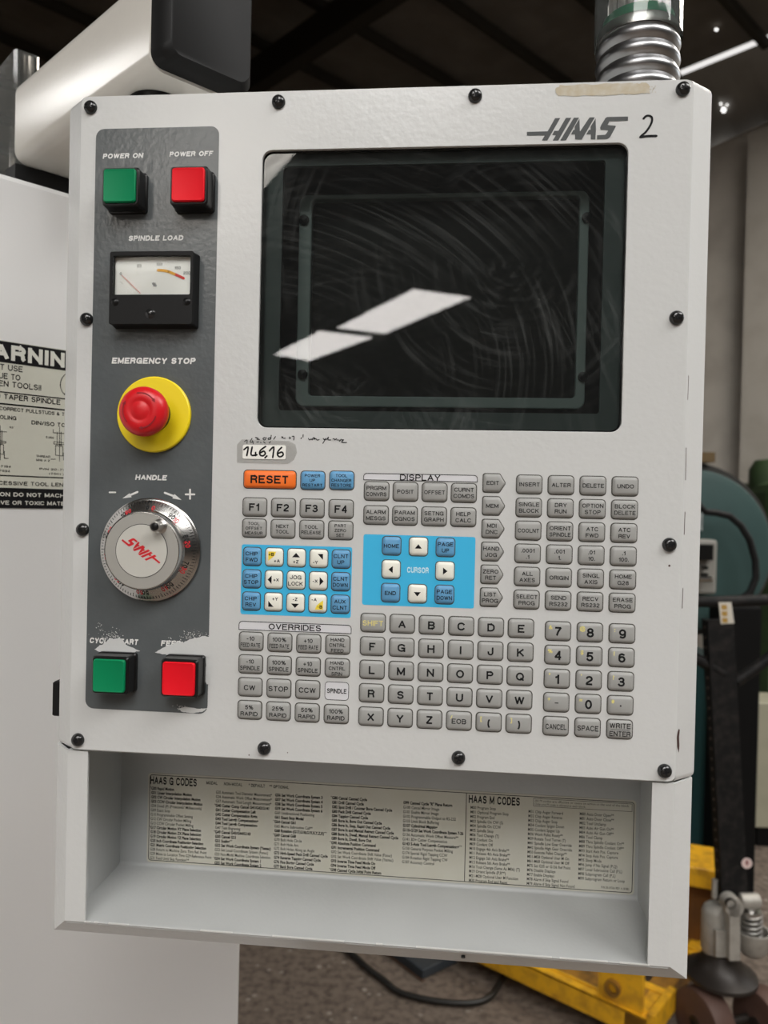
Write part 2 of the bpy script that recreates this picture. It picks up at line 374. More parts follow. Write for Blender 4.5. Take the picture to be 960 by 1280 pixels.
# ------------------------------------------------------------------ building shell
ZR = 4.6
e0, e1 = F(0, 214, 1.742), F(88, 240, 1.742)
uu = (e1 - e0); uu.z = 0; uu.normalize(); vv = Vector((-uu.y, uu.x, 0)); zz = Vector((0, 0, 1))
def BL(u, v, z): return Vector((CAM.x, CAM.y, 0)) + uu * u + vv * v + zz * z
FLOORM = mat('oily trodden concrete', (.19, .15, .12), .7, 0, .3, bump=.7, bscale=90, vary=.9, vscale=40, vcol=(.06, .045, .035))
nt = FLOORM.node_tree
tcn = [n for n in nt.nodes if n.type == 'TEX_COORD'][0]; b = nt.nodes['Principled BSDF']
vo = nt.nodes.new('ShaderNodeTexVoronoi'); vo.inputs['Scale'].default_value = 26; nt.links.new(tcn.outputs['Object'], vo.inputs['Vector'])
cr = nt.nodes.new('ShaderNodeMapRange'); cr.inputs[1].default_value = .12; cr.inputs[2].default_value = .26; cr.inputs[3].default_value = 1; cr.inputs[4].default_value = 0; nt.links.new(vo.outputs['Distance'], cr.inputs[0])
nn = nt.nodes.new('ShaderNodeTexNoise'); nn.inputs['Scale'].default_value = 7; nt.links.new(tcn.outputs['Object'], nn.inputs['Vector'])
c2 = nt.nodes.new('ShaderNodeMapRange'); c2.inputs[1].default_value = .5; c2.inputs[2].default_value = .62; nt.links.new(nn.outputs[0], c2.inputs[0])
mu = nt.nodes.new('ShaderNodeMath'); mu.operation = 'MULTIPLY'; nt.links.new(cr.outputs[0], mu.inputs[0]); nt.links.new(c2.outputs[0], mu.inputs[1])
mx = nt.nodes.new('ShaderNodeMix'); mx.data_type = 'RGBA'; mx.inputs[7].default_value = (.36, .32, .27, 1)
nt.links.new(b.inputs['Base Color'].links[0].from_socket, mx.inputs[6]); nt.links.new(mu.outputs[0], mx.inputs[0]); nt.links.new(mx.outputs[2], b.inputs['Base Color'])
fl = MB(); fl.loft([[BL(-14, -16, z), BL(6.2, -16, z), BL(6.2, 9, z), BL(-14, 9, z)] for z in (-.1, 0)])
build(fl, 'floor', FLOORM, kind='structure')
ROOFM = mat('sooty roof sheeting', (.11, .096, .08), .8, 0, .2, vary=.5, vscale=4, vcol=(.17, .15, .13))
BEAM = mat('sooty roof timber', (.03, .026, .02), .9, 0, .1)
UW = 5.85
ceil = MB()                                  # corrugated sheet, ribs running along u
nv = 250
top = [[], []]
for i in range(nv + 1):
    v = -16 + 25 * i / nv; dz = .02 * (i % 2)
    top[0].append(BL(-14, v, ZR + dz)); top[1].append(BL(UW - .55, v, ZR))
ceil.loft(top, False, False, closed=False)
ceiling = build(ceil, 'ceiling', ROOFM, kind='structure')
pm = MB(); pm.obox((0, 0, 0), uu, vv, zz, (UW - .55 + 9) / 2, .035, .05)
pur = None
for k in range(41):
    c = BL((UW - .55 - 14) / 2, -15.4 + k * .6, ZR - .06)
    if pur is None: pur = build(MB().obox(c, uu, vv, zz, (UW + 13.45) / 2, .022, .03), 'purlin', BEAM, ceiling)
    else: again(pur, ceiling, c)
raf = None
for u in (-13.1, -10.8, -8.5, -6.2, -3.9, -1.6, .7, 3.0):
    c = BL(u, -3.5, ZR - .22)
    if raf is None: raf = build(MB().obox(c, uu, vv, zz, .05, 12.5, .1), 'rafter', BEAM, ceiling)
    else: again(raf, ceiling, c)
DARKWALL = mat('dark brick wall', (.10, .09, .08), .85, 0, .2, vary=.5, vscale=3)  # unseen walls, toned dark to hold down bounced light
WALLM = mat('stained whitewashed wall', (.62, .58, .52), .85, 0, .2, bump=.4, bscale=25, vary=.55, vscale=3, vcol=(.36, .33, .29))
PILM = mat('whitewashed pier', (.52, .49, .44), .85, 0, .2, bump=.4, bscale=25, vary=.5, vscale=5, vcol=(.38, .35, .3))
wr = MB(); 
# wall_right: broken top edge
tops = [(-16, 4.22), (-3, 4.17), (0, 4.27), (1.5, 4.22), (2.2, 4.29), (2.9, 4.20), (3.1, 4.27), (3.6, 4.17), (4.3, 4.25), (6, 4.17), (9, 4.22)]
for du in (0, .18):
    for i in range(len(tops) - 1):
        (a, za), (c, zc) = tops[i], tops[i + 1]
        wr.add([BL(UW + du, a, 0), BL(UW + du, c, 0), BL(UW + du, c, zc), BL(UW + du, a, za)], [(0, 1, 2, 3)])
for i in range(len(tops) - 1):
    (a, za), (c, zc) = tops[i], tops[i + 1]
    wr.add([BL(UW, a, za), BL(UW, c, zc), BL(UW + .18, c, zc), BL(UW + .18, a, za)], [(0, 1, 2, 3)])
wall_r = build(wr, 'wall_right', WALLM, kind='structure')
# pier: the left edge of the pier is at pixel x = 926 in the photograph
pj = RP(930, 420, BL(UW - .1, 0, 0), uu); pv = (pj - BL(0, 0, 0)).dot(vv)
build(MB().obox(BL(UW - .06, pv - .3, 2.1), uu, vv, zz, .06, .3, 2.1), 'pier', PILM, wall_r)
# low grey sheet roof strip beyond a gap of daylight
LOWM = mat('lighter grey roof sheet', (.32, .31, .29), .8, 0, .2, vary=.5, vscale=2.5, vcol=(.2, .19, .17))  # lighter grey than the main roof sheeting
lr = MB(); lo = [[], []]
for i in range(169):
    v = -16 + 25 * i / 168; dz = .03 * (i % 2)
    lo[0].append(BL(UW - .50, v, 4.59)); lo[1].append(BL(UW + .4, v, 4.22 + dz))
lr.loft(lo, False, False, closed=False)
low = build(lr, 'ceiling_low', LOWM, kind='structure')
for k in range(12):
    v = pv + .42 - 6.4 + k * 1.3
    a, c = BL(UW - .6, v + .2, 4.62), BL(UW + .1, v, 4.28)
    d = (c - a).normalized(); s_ = d.cross(zz).normalized()
    build(MB().obox((a + c) / 2, d, s_, s_.cross(d), (c - a).length / 2, .05, .03), 'rafter', BEAM, low)
build(MB().obox(BL((-14 + UW) / 2, 9, 2.3), uu, vv, zz, (14 + UW) / 2, .09, 2.3), 'wall_back', DARKWALL, kind='structure')
build(MB().obox(BL(-14, -3.5, 2.3), uu, vv, zz, .09, 12.5, 2.3), 'wall_left', DARKWALL, kind='structure')
build(MB().obox(BL((-14 + UW) / 2, -16, 2.3), uu, vv, zz, (14 + UW) / 2, .09, 2.3), 'wall_front', DARKWALL, kind='structure')
ZSK = ZR - .34
# small holes where daylight comes through the sheets
ln_ = (uu * .9 - zz * .37).cross(vv).normalized()
HOLE = mat('daylight hole', (.5, .5, .5), emit=((1, .98, .95), 3.))
for (px, py, r_) in ((904.5, 137.5, 3.2), (901, 130, 1.5), (909, 131, 1.2)):
    build(MB().poly([RP(px + r_ * cos(a), py + r_ * 1.2 * sin(a), BL(UW - .5, 0, 4.56), ln_) for a in (0, 1.1, 2.2, 3.1, 4.3, 5.3)]), 'sheet_hole', HOLE, low)
build(MB().poly([F(895.5 + 2.4 * cos(a), 37 + 1.9 * sin(a), ZR - .03) for a in (0, 1.1, 2.2, 3.1, 4.3, 5.3)]), 'sheet_hole', HOLE, ceiling)
# translucent roof lights (some are mirrored in the screen glass, one is added fill)
def skymat(name, strength, col=(1, .985, .965)):
    m = bpy.data.materials.new(name); m.use_nodes = True; nt = m.node_tree; b = nt.nodes['Principled BSDF']
    b.inputs['Base Color'].default_value = (.6, .6, .58, 1); b.inputs['Emission Color'].default_value = (*col, 1)
    tc = nt.nodes.new('ShaderNodeTexCoord'); mp = nt.nodes.new('ShaderNodeMapping'); mp.inputs[2].default_value = (0, 0, -math.atan2(uu.y, uu.x))
    nt.links.new(tc.outputs['Object'], mp.inputs[0])
    wv = nt.nodes.new('ShaderNodeTexWave'); wv.bands_direction = 'Y'; wv.inputs['Scale'].default_value = 2.6; wv.inputs['Distortion'].default_value = .6
    nt.links.new(mp.outputs[0], wv.inputs['Vector'])
    mr = nt.nodes.new('ShaderNodeMapRange'); mr.inputs[3].default_value = strength * .8; mr.inputs[4].default_value = strength * 1.15
    nt.links.new(wv.outputs['Fac'], mr.inputs[0]); nt.links.new(mr.outputs[0], b.inputs['Emission Strength']); return m
SKYM = skymat('daylit translucent sheet', SKY_L)
SKYM2 = skymat('daylit weathered sheet', SKY_L * .95, (1, .94, .86))
SKYM3 = skymat('clear daylit sheet', SKY_L * 1.9, (1, .95, .91))
def skylight(pts, m):
    z = ZSK
    q = [Vector((p.x, p.y, z)) for p in pts]
    cq = sum(q, Vector()) / 4; o_ = [cq + (p - cq) * 1.03 for p in q]
    cu = MB(); cu.loft([[p + Vector((0, 0, .006)) for p in o_], [Vector((p.x, p.y, ZR - .001)) for p in o_]])
    build(cu, 'roof_light_blocker', BEAM, ceiling)  # added box, keeps the glowing panel from lighting the ceiling above
    return build(MB().loft([q, [p + Vector((0, 0, .005)) for p in q]]), 'roof_or_fill_light', m, ceiling)
skylight([RFL(*p, ZSK) for p in ((421, 410), (517, 362), (588, 372), (481, 417))], SKYM3)
skylight([RFL(*p, ZSK) for p in ((343, 443), (400, 414), (466, 422), (387, 451))], SKYM3)
skylight([RFL(*p, ZSK) for p in ((374, 186), (325, 240), (150, 380), (215, 130))], SKYM2)
for (u0, u1, v0, v1) in ((-3.6, -.9, -2.7, -.8), (-.2, 2.4, -3.5, -1.6)):
    skylight([BL(u0, v0, 0), BL(u1, v0, 0), BL(u1, v1, 0), BL(u0, v1, 0)], SKYM)

# roof light high to the left, mirrored in the arm's side; clerestory window to the right, mirrored in the chamfer
skylight([CAM + Vector((x, y, 0)) for x, y in ((-6.6, .9), (-5.2, .9), (-5.2, 2.0), (-6.6, 2.0))], SKYM)
skylight([BL(3.4, -1.2, 0), BL(4.9, -1.2, 0), BL(4.9, .8, 0), BL(3.4, .8, 0)], SKYM2)  # added roof light out of view, brightens the right wall
wq_ = MB().obox(BL(UW - .03, -1.6, 3.2), uu, vv, zz, .02, 1.1, .5)
build(wq_, 'window_1', skymat('daylit frosted window', SKY_L * .4, (.85, .92, 1)), kind='structure')
fr_ = MB()
for a, b_ in ((-1.13, .03), (1.13, .03), (0, .02)): fr_.obox(BL(UW - .06, -1.6 + a, 3.2), uu, vv, zz, .02, b_, .53)
for a in (-.52, .52): fr_.obox(BL(UW - .06, -1.6, 3.2 + a), uu, vv, zz, .02, 1.16, .025)
build(fr_, 'window_frame', BEAM, wall_r)

# ------------------------------------------------------------------ machine enclosure with warning sticker
ZE = e0.z
t_edge = None
en = -vv                                                   # outward normal of the enclosure front
Rc = RP(302, 1230, e0, vv); sR = (Rc - e0).dot(uu)
enc = root('machine_enclosure', e0 + uu * (sR - .6) + vv * .3 - zz * ZE, 'tall pale grey sheet metal enclosure with warning sticker behind the control panel', 'machine')
def EN(s, d, z): return Vector((e0.x, e0.y, 0)) + uu * s + vv * d + zz * z
c = MB(); r0 = .006
def encl(d, k): return [EN(-1.3 + k, d, .02), EN(sR - k, d, .02), EN(sR - k, d, ZE - k), EN(-1.3 + k, d, ZE - k)]
c.loft([encl(0, r0), encl(r0, 0), encl(.7, 0)])
build(c, 'panel', BOXWHITE, enc)
build(MB().box((0, 0, 0), (1, 1, .02)).xform(lambda v: EN(-1.28 + v.x * (sR + 1.26), .03 + v.y * .6, v.z)), 'plinth', BLACKM, enc)
# sticker
WST = mat('white warning label', (.60, .60, .52), .45, 0, .4)
def SP(px, py): q = RP(px, py, e0, vv); return ((q - e0).dot(uu), q.z)
stl, stt = SP(0, 426)[0], SP(0, 425)[1]; s_r = SP(86, 440)[0]
sb = SP(40, 634)[1]
sc_ = (SP(80, 500)[0] - SP(0, 500)[0]) / 80                # metres per pixel near the sticker
XE = lambda off: (lambda u, v: EN(u, -off, v))
SW0, SW1 = stl - .10, s_r + .075
sticker = build(MB().loft([[XE(.0002)(*p) for p in q] for q in [[(SW0, sb), (SW1, sb), (SW1, stt), (SW0, stt)]]] + [[XE(.0006)(*p) for p in ((SW0, sb), (SW1, sb), (SW1, stt), (SW0, stt))]]), 'warning_sticker', WST, enc, label='black and white warning sticker about spindle tooling')
bl, wh = MB(), MB()
def band(mb, z0, z1, off=.0008): mb.add([XE(off)(*p) for p in ((SW0, z0), (SW1, z0), (SW1, z1), (SW0, z1))], [(0, 1, 2, 3)])
zt = lambda px, py: SP(px, py)[1]
band(bl, zt(0, 452.5), zt(0, 426)); band(bl, zt(0, 490.5), zt(0, 493) if 0 else zt(0, 489)); band(bl, zt(0, 505.5), zt(0, 503.5)); band(bl, zt(0, 595), zt(0, 597) if 0 else zt(0, 593.5)); band(bl, zt(0, 635), zt(0, 609.5))
xe = XE(.0008); xw = XE(.0011)
text(wh, 'WARNING', SP(0, 440)[0] - 36 * sc_, zt(40, 445), zt(40, 438.5) - zt(40, 457.5), 'L', w=139 * sc_, t=.25, xf=xw)
build(wh, 'warning_heading', mat('label white', (.66, .66, .6), .5), sticker); wh = MB()
def line(px, py, h, body, al='R', w=None, bold=.0, mb=bl, x=xe):
    s, z = SP(px, py); text(mb, body, s, z, h * sc_ * .92, al, w=w and w * sc_, bold=bold, xf=x)
line(28, 462, 8, 'DO NOT USE', w=58); line(25, 472.5, 8, 'DUE TO', w=32); line(51, 485, 8, 'TIGHTEN TOOLS!!', w=80)
line(75, 503, 7.5, '#40 TAPER SPINDLE', w=90, bold=.01)
line(80, 518, 5, 'USE CORRECT PULLSTUDS & T', w=96, bold=.01); line(84, 521, 5, 'OOLING', 'L', bold=.01)
line(20, 523, 5.6, 'CAT TOOLING', w=46, bold=.01); line(39, 528, 5.6, 'DIN/ISO TOOLING', 'L', w=68, bold=.01)
line(-14, 603, 5.5, 'EXCESSIVE TOOL LENGTH', 'L', w=110, bold=.01)
line(-30, 617, 5.6, 'CAUTION DO NOT MACHINE', 'L', w=122, bold=.02, mb=wh, x=xw); build(wh, 'caution_line', MATS['label white'], sticker); wh = MB(); line(-38, 627.5, 5.6, 'EXPLOSIVE OR TOXIC MATERIALS', 'L', w=140, bold=.02, mb=wh, x=xw)
line(45, 570, 3, 'THREAD', 'L', w=18); line(45, 575, 3, 'M16 X 2', 'L', w=17); line(49, 586, 3, 'P/N 20-7164', 'L', w=40); line(61, 592, 3, '(TSC) 20-7594', 'L', w=40)
line(13, 583.5, 3, 'P/N 20-7194', w=34); line(12, 589, 3, '20-7594', w=22); line(57, 546.5, 3, '5.060', 'L', w=10); line(11, 534, 3, "45'", 'L', w=6)
def poly_line(pts, w=.8, cl=False):
    q = [SP(*p) for p in pts]
    if cl: q.append(q[0])
    for a, b_ in zip(q, q[1:]): ribbon(bl, [a, b_], w * sc_, xe)
circ = [(92 + 17 * cos(a), 481 + 17 * sin(a)) for a in [2 * pi * k / 24 for k in range(24)]]
poly_line(circ, .9, True); poly_line([(80, 493), (104, 469)], 1.2)
for ox, oy in ((74, 0), (0, -2)):
    for pl in (([(ox - 5, 557), (ox + 4, 558), (ox + 4, 570), (ox - 5, 569)], 1), ([(ox - 3, 540), (ox - 3, 557)], 0), ([(ox + 2, 540), (ox + 2, 557)], 0),
               ([(ox, 534), (ox, 577)], 0), ([(ox - 8, 537), (ox - 8, 541), (ox + 8, 542)], 0), ([(ox - 7, 552), (ox + 7, 554), (ox + 7, 556), (ox - 7, 555)], 1), ([(ox - 5, 574), (ox - 11, 574)], 0), ([(ox + 5, 566), (ox + 5, 575), (ox + 10, 575)], 0)):
        poly_line([(a, b_ + oy) for a, b_ in pl[0]], .7, bool(pl[1]))
build(bl, 'black_print', BLACKINK, sticker); build(wh, 'caution_line', MATS['label white'], sticker)

# ------------------------------------------------------------------ pendant
H = .4625
def z_(v): return ZB + v
W_ = .42
DEP = .125
pen = root('control_panel', (W_ / 2, DEP / 2, P(460, 1190).z - .016), 'grey enamel control panel with dark screen, push buttons, keypad and open tray', 'control panel')
def outl(k, z0, z1, r=.004): return rr(W_ / 2, (z0 + z1) / 2, W_ + 2 * k, z1 - z0, r, 3)
CH = .015
hs = MB()
T = z_(H) ; Bz = z_(0)
hs.loft([at_y(outl(-.0005, Bz, T), .0004), at_y(outl(CH, Bz - .0005, T + .0005), .0135), at_y(outl(CH + .0005, Bz - .0005, T + .0005), DEP)], False, True)
build(hs, 'housing', PAINT, pen, smooth=25)
# screen opening
sx0, sx1, sz0, sz1 = rect_of(((327.5, 188.5), (785, 179.5), (776.5, 540), (322.5, 535)))
cxs, czs = (sx0 + sx1) / 2, (sz0 + sz1) / 2
outer = outl(-.0008, Bz + .0004, T - .0006, .005); inner = rr(cxs, czs, sx1 - sx0, sz1 - sz0, .007, 6)
fp = MB(); holeplate(fp, outer, inner, -.0012, .0016)
build(fp, 'face_plate', PAINT, pen, bevel=.0003)
# window stack
inn2 = rr(cxs, czs, sx1 - sx0 + .004, sz1 - sz0 + .004, .008, 6)
GLASS = clear('tinted screen glass', (.50, .53, .52), 1.5, .015, smudge=.042, haze=.010)
gl = MB(); gl.loft([at_y(inn2, .0017)] ); 
gl = MB().poly(at_y(inn2, .0018))
build(gl, 'screen_glass', GLASS, pen, origin=(cxs, .0018, czs))
gk = MB(); holeplate(gk, inn2, rr(cxs, czs, sx1 - sx0 - .0022, sz1 - sz0 - .0022, .006, 6), .0019, .0024)
build(gk, 'screen_gasket', BLACKP, pen)
PLATEM = mat('screen surround', (.15, .195, .19), .5); FRAMEM = mat('tube frame', (.40, .50, .48), .5); TUBEM = mat('dark picture tube', (.022, .022, .02), .5, 0, .12)
x0, x1, z0, z1 = rect_of(((353, 205), (757, 203), (749, 517), (349, 513)), .008)
holeplate(MB(), inn2, inn2, 0, 0) if 0 else None
pb = MB(); holeplate(pb, rr(cxs, czs, sx1 - sx0 + .03, sz1 - sz0 + .03, .003, 3), rr((x0 + x1) / 2, (z0 + z1) / 2, x1 - x0, z1 - z0, .002, 3), .008, .011)
build(pb, 'screen_surround', PLATEM, pen)
x0, x1, z0, z1 = rect_of(((374, 243), (738, 241), (729, 512), (371, 508)), .04)
X0, X1, Z0, Z1 = rect_of(((390, 249), (726, 247), (717, 498), (387, 495)), .04)
pf = MB(); holeplate(pf, rr((x0 + x1) / 2, (z0 + z1) / 2, x1 - x0, z1 - z0, .006, 4), rr((X0 + X1) / 2, (Z0 + Z1) / 2, X1 - X0, Z1 - Z0, .003, 4), .038, .046)
frm = build(pf, 'tube_frame', FRAMEM, pen, bevel=.001)
for (px, py) in ((734, 272), (729, 471), (380, 275), (378, 468)):
    q = P(px, py, .037); build(MB().lathe(q, (0, -1, 0), [(.0038, 0), (.0034, .0015), (.001, .002)], 14), 'screw', BLACKP, frm)
pt = MB().loft([at_y(rr((X0 + X1) / 2, (Z0 + Z1) / 2, X1 - X0 + .004, Z1 - Z0 + .004, .004, 4), .047), at_y(rr((X0 + X1) / 2, (Z0 + Z1) / 2, (X1 - X0) * .8, (Z1 - Z0) * .8, .02, 4), .0445)])
build(pt, 'picture_tube', TUBEM, pen, smooth=40)
build(MB().box((sx0 - .015, .055, sz0 - .015), (sx1 + .015, .058, sz1 + .015)), 'screen_backing', BLACKM, pen)

# printed charcoal band
bx0, bx1, bz0, bz1 = rect_of(((122, 162), (274.5, 159.5), (260.5, 891.5), (107, 885)))
BY = -.0014
build(MB().poly(at_y(rr((bx0 + bx1) / 2, (bz0 + bz1) / 2, bx1 - bx0, bz1 - bz0, .006, 6), BY)), 'charcoal_band', DARKP, pen)
# worn patches where the band has rubbed through to the grey
rnd = random.Random(3)
def jag(pts, amp, n=6):
    o = []
    for i in range(len(pts)):
        a, b_ = Vector(pts[i]), Vector(pts[(i + 1) % len(pts)])
        for k in range(n):
            t = k / n; p = a.lerp(b_, t); am = amp * (1.4 if b_.y < 250 and a.y < 300 else .5)
            o.append((p.x + rnd.uniform(-am, am), p.y + rnd.uniform(-am, am)))
    return o
def z3(p): return (100 + p[0] / 5.333, 760 + p[1] / 5.333)
wp = MB()
def tri_poly(mb, pts3):
    q2 = [Vector((p[0] * 1000, p[2] * 1000, 0)) for p in pts3]
    mb.add(pts3, [tuple(t) for t in tessellate_polygon([q2])])
for pl, am in (([(100, 275), (150, 240), (200, 205), (262, 195), (310, 245), (400, 288), (330, 296), (200, 298), (120, 290)], 5),
               ([(500, 297), (560, 262), (640, 232), (700, 228), (760, 200), (868, 186), (872, 330), (820, 326), (790, 318), (700, 322), (600, 318)], 5),
               ([(830, 325), (872, 325), (870, 508), (845, 508), (822, 470), (826, 430), (842, 385)], 2),
               ([(655, 672), (700, 658), (790, 672), (850, 668), (812, 694), (745, 700), (680, 692)], 4)):
    tri_poly(wp, [P(*z3(p), BY - .0002) for p in jag(pl, am)])
for (cx_, cy_, sx_, sy_, n) in ((215, 180, 70, 40, 70), (760, 185, 110, 30, 90), (150, 215, 50, 30, 30), (600, 225, 50, 20, 25), (130, 120, 40, 40, 12), (690, 660, 60, 20, 20)):
    for k in range(n):
        x, y = rnd.gauss(cx_, sx_ * .5), rnd.gauss(cy_, sy_ * .5); r = rnd.uniform(1.2, 5)
        if x > 862: continue
        wp.add([P(*z3((x + r * rnd.uniform(.5, 1.2) * cos(a), y + r * rnd.uniform(.4, 1) * sin(a))), BY - .0002) for a in (0, 1.2, 2.5, 3.7, 5)], [(0, 1, 2, 3, 4)])
build(wp, 'worn_paint', PAINT, pen)
# white lettering
def pxline(mb, pts, w, y): ribbon(mb, [(P(*p).x, P(*p).z) for p in pts], w, FACE(y))
LY = BY - .00012
for (body, px, py, wpx, hpx) in (('POWER ON', 155, 196, 50, 6.3), ('POWER OFF', 240, 193.5, 54, 6.3), ('SPINDLE LOAD', 196, 298.5, 68, 6.5), ('EMERGENCY STOP', 193, 451.5, 104, 7.6),
                              ('HANDLE', 190, 597, 39, 6.5), ('CYCLE START', 143.5, 801, 60, 7), ('FEED HOLD', 231, 804.5, 57, 7)):
    a, b_ = P(px - wpx / 2, py), P(px + wpx / 2, py); c_ = P(px, py); hh = P(px, py - hpx / 2).z - P(px, py + hpx / 2).z
    w1_ = MB(); text(w1_, body, c_.x, c_.z, hh, 'C', w=b_.x - a.x, shear=.14, t=.25, xf=FACE(LY)); build(w1_, 'caption', WHITEINK, pen)
def mark(*fs_):
    mb = MB()
    for f_ in fs_: f_(mb)
    build(mb, 'direction_mark', WHITEINK, pen)
mark(lambda m_: pxline(m_, [(138, 615.5), (145.5, 615.5)], .0011, LY))
mark(lambda m_: pxline(m_, [(233, 618), (244, 618)], .0013, LY), lambda m_: pxline(m_, [(238.5, 612), (238.5, 623.5)], .0013, LY))
mark(lambda m_: pxline(m_, [(173, 615), (160, 620.5)], .0014, LY), lambda m_: m_.add([P(*p, LY) for p in ((153, 623), (162, 616.5), (164.5, 621.5))], [(0, 1, 2)]))
mark(lambda m_: pxline(m_, [(207, 616), (219, 620.5)], .0014, LY), lambda m_: m_.add([P(*p, LY) for p in ((227, 625), (215.5, 623), (218, 617.5))], [(0, 1, 2)]))
# logo (shape kept in its own 2-D frame, reused on the hand wheel)
def l1(x, y): return (655 + x / 13.714, 140 + y / 13.714)
def l2(x, y): return (715 + x / 13.714, 140 + y / 13.714)
LOGO = [[l1(50, 340), l1(405, 330), l1(355, 402), l1(50, 406)],
        [l1(405, 330), l1(533, 105), l1(622, 103), l1(400, 490), l1(305, 490), l1(355, 402)],
        [l1(520, 322), l1(590, 322), l1(560, 400), l1(482, 395)],
        [l1(590, 322), l1(718, 100), l1(812, 98), l1(588, 488), l1(492, 488), l1(545, 400)],
        [l1(855, 97), l1(945, 97), l1(722, 485), l1(620, 488)],
        [l2(45, 250), l2(128, 112), l2(136, 330), l2(155, 330), l2(160, 472), l2(52, 470), l2(52, 385), l2(-20, 385), l2(20, 312), l2(45, 305)],
        [l2(136, 335), l2(300, 92), l2(392, 90), l2(168, 472), l2(100, 472)],
        [l2(405, 110), l2(412, 300), l2(400, 468), l2(322, 470), l2(322, 382), l2(243, 384), l2(290, 305), l2(318, 305), l2(318, 250)],
        [l2(600, 85), l2(960, 78), l2(960, 148), l2(640, 158), l2(610, 225), l2(500, 225), l2(572, 105)],
        [l2(500, 222), l2(610, 222), l2(745, 235), l2(752, 245), l2(720, 310), l2(620, 312), l2(490, 304), l2(482, 270)],
        [l2(620, 311), l2(722, 305), l2(655, 425), l2(610, 462), l2(428, 467), l2(430, 398), l2(570, 390), l2(605, 345)]]
lg = MB(); LG2 = []
lc = P(721, 161)
for i_, pl in enumerate(LOGO):
    q = [P(*p, -.00135 - i_ * 8e-6) for p in pl]; tri_poly(lg, q); LG2.append([(p.x - lc.x, p.z - lc.z) for p in q])
build(lg, 'maker_logo', LOGOGREY, pen)
# pen marks
pk = MB()
def zz5(p): return (790 + p[0] / 24, 135 + p[1] / 24)
ribbon(pk, [(P(*zz5(p)).x, P(*zz5(p)).z) for p in ((330, 350), (400, 280), (475, 262), (560, 290), (590, 370), (560, 500), (480, 640), (390, 760), (280, 850), (235, 900))], .0014, FACE(-.0014))
ribbon(pk, [(P(*zz5(p)).x, P(*zz5(p)).z) for p in ((235, 905), (400, 878), (560, 870), (715, 868))], .0016, FACE(-.0014))
build(pk, 'pen_digit', BLACKINK, pen)
def zh(p): return (295 + p[0] / 12.8, 540 + p[1] / 12.8)
def zi(p): return (365 + p[0] / 12.8, 540 + p[1] / 12.8)
sc2 = MB()
def pen_st(mb, pts, f, w, y): ribbon(mb, [(P(*f(p)).x, P(*f(p)).z) for p in pts], w, FACE(y))
for pts in (((145, 155), (185, 130), (185, 185)), ((265, 105), (235, 165), (290, 160)), ((268, 140), (285, 190)), ((320, 90), (340, 95), (365, 105)), ((345, 120), (385, 122)),
            ((470, 90), (440, 105), (455, 130), (480, 120), (490, 90)), ((572, 55), (565, 115)), ((560, 95), (525, 100), (525, 122), (562, 118)), ((640, 75), (610, 120)),
            ((735, 80), (760, 85), (745, 100)), ((770, 105), (795, 100)), ((860, 85), (880, 100), (860, 110)), ((905, 75), (935, 75), (930, 130)), ((340, 165), (370, 160)), ((400, 170), (410, 175)), ((450, 160), (475, 180)), ((540, 180), (560, 155))):
    pen_st(sc2, pts, zh, .0006, -.0014)
for pts in (((185, 45), (183, 85)), ((155, 95), (150, 110)), ((270, 105), (285, 130), (315, 115), (330, 128), (345, 95), (370, 100), (355, 120), (385, 110), (410, 132), (440, 125)),
            ((505, 105), (520, 125), (545, 110), (520, 150), (500, 185)), ((555, 125), (590, 85), (580, 125), (625, 130)), ((660, 115), (680, 110), (690, 130), (715, 112), (730, 135)), ((755, 125), (765, 150), (790, 118)), ((800, 130), (830, 128), (800, 168), (880, 170))):
    pen_st(sc2, pts, zi, .0006, -.0014)
build(sc2, 'pen_scribble', BLACKINK, pen)
TAPE = clear('clear adhesive tape', (.985, .965, .95), 1.3, .3, haze=.15)
build(MB().poly(at_y([(P(*p).x, P(*p).z) for p in ((297, 556), (303, 549.5), (362, 551), (370, 556), (372, 566), (368, 575), (360, 580), (297, 578.5))], -.0015)), 'clear_tape', TAPE, pen)
q = rect_of([zh(p) for p in ((118, 205), (808, 215), (800, 440), (118, 432))])
tag_ = build(MB().loft([at_y(rr((q[0] + q[1]) / 2, (q[2] + q[3]) / 2, q[1] - q[0], q[3] - q[2], .0012, 3), y) for y in (-.0013, -.0018)]), 'number_tag', mat('white paper', (.86, .85, .80), .6), pen, label='white paper tag handwritten 146,16')
nw = MB()
for pts in (((140, 285), (205, 245), (185, 380)), ((270, 245), (255, 370), (345, 368)), ((325, 330), (325, 380)), ((485, 235), (400, 300), (395, 365), (440, 385), (480, 350), (455, 310), (405, 335)),
            ((505, 385), (475, 415)), ((545, 305), (615, 245), (598, 410)), ((740, 250), (685, 310), (675, 370), (715, 400), (765, 370), (745, 325), (690, 345))):
    pen_st(nw, pts, zh, .00115, -.0019)
build(nw, 'pen_digits', BLACKINK, tag_)
RESID = mat('dried glue residue', (.50, .44, .33), .85, 0, .2, vary=.7, vscale=180, vcol=(.58, .56, .50))
def gl_(p): return (685 + p[0] / 6.4, 95 + p[1] / 6.4)
rs = MB(); tri_poly(rs, [P(*gl_(p), -.0014) for p in jag([(65, 95), (100, 72), (400, 66), (700, 55), (800, 60), (815, 90), (810, 135), (740, 142), (500, 152), (80, 160), (62, 130)], 5, 8)])
for k in range(10):
    x, y = rnd.uniform(820, 875), rnd.uniform(80, 135); rs.add([P(*gl_((x + 5 * cos(a), y + 5 * sin(a))), -.0014) for a in (0, 1.5, 3, 4.5)], [(0, 1, 2, 3)])
build(rs, 'glue_residue', RESID, pen)
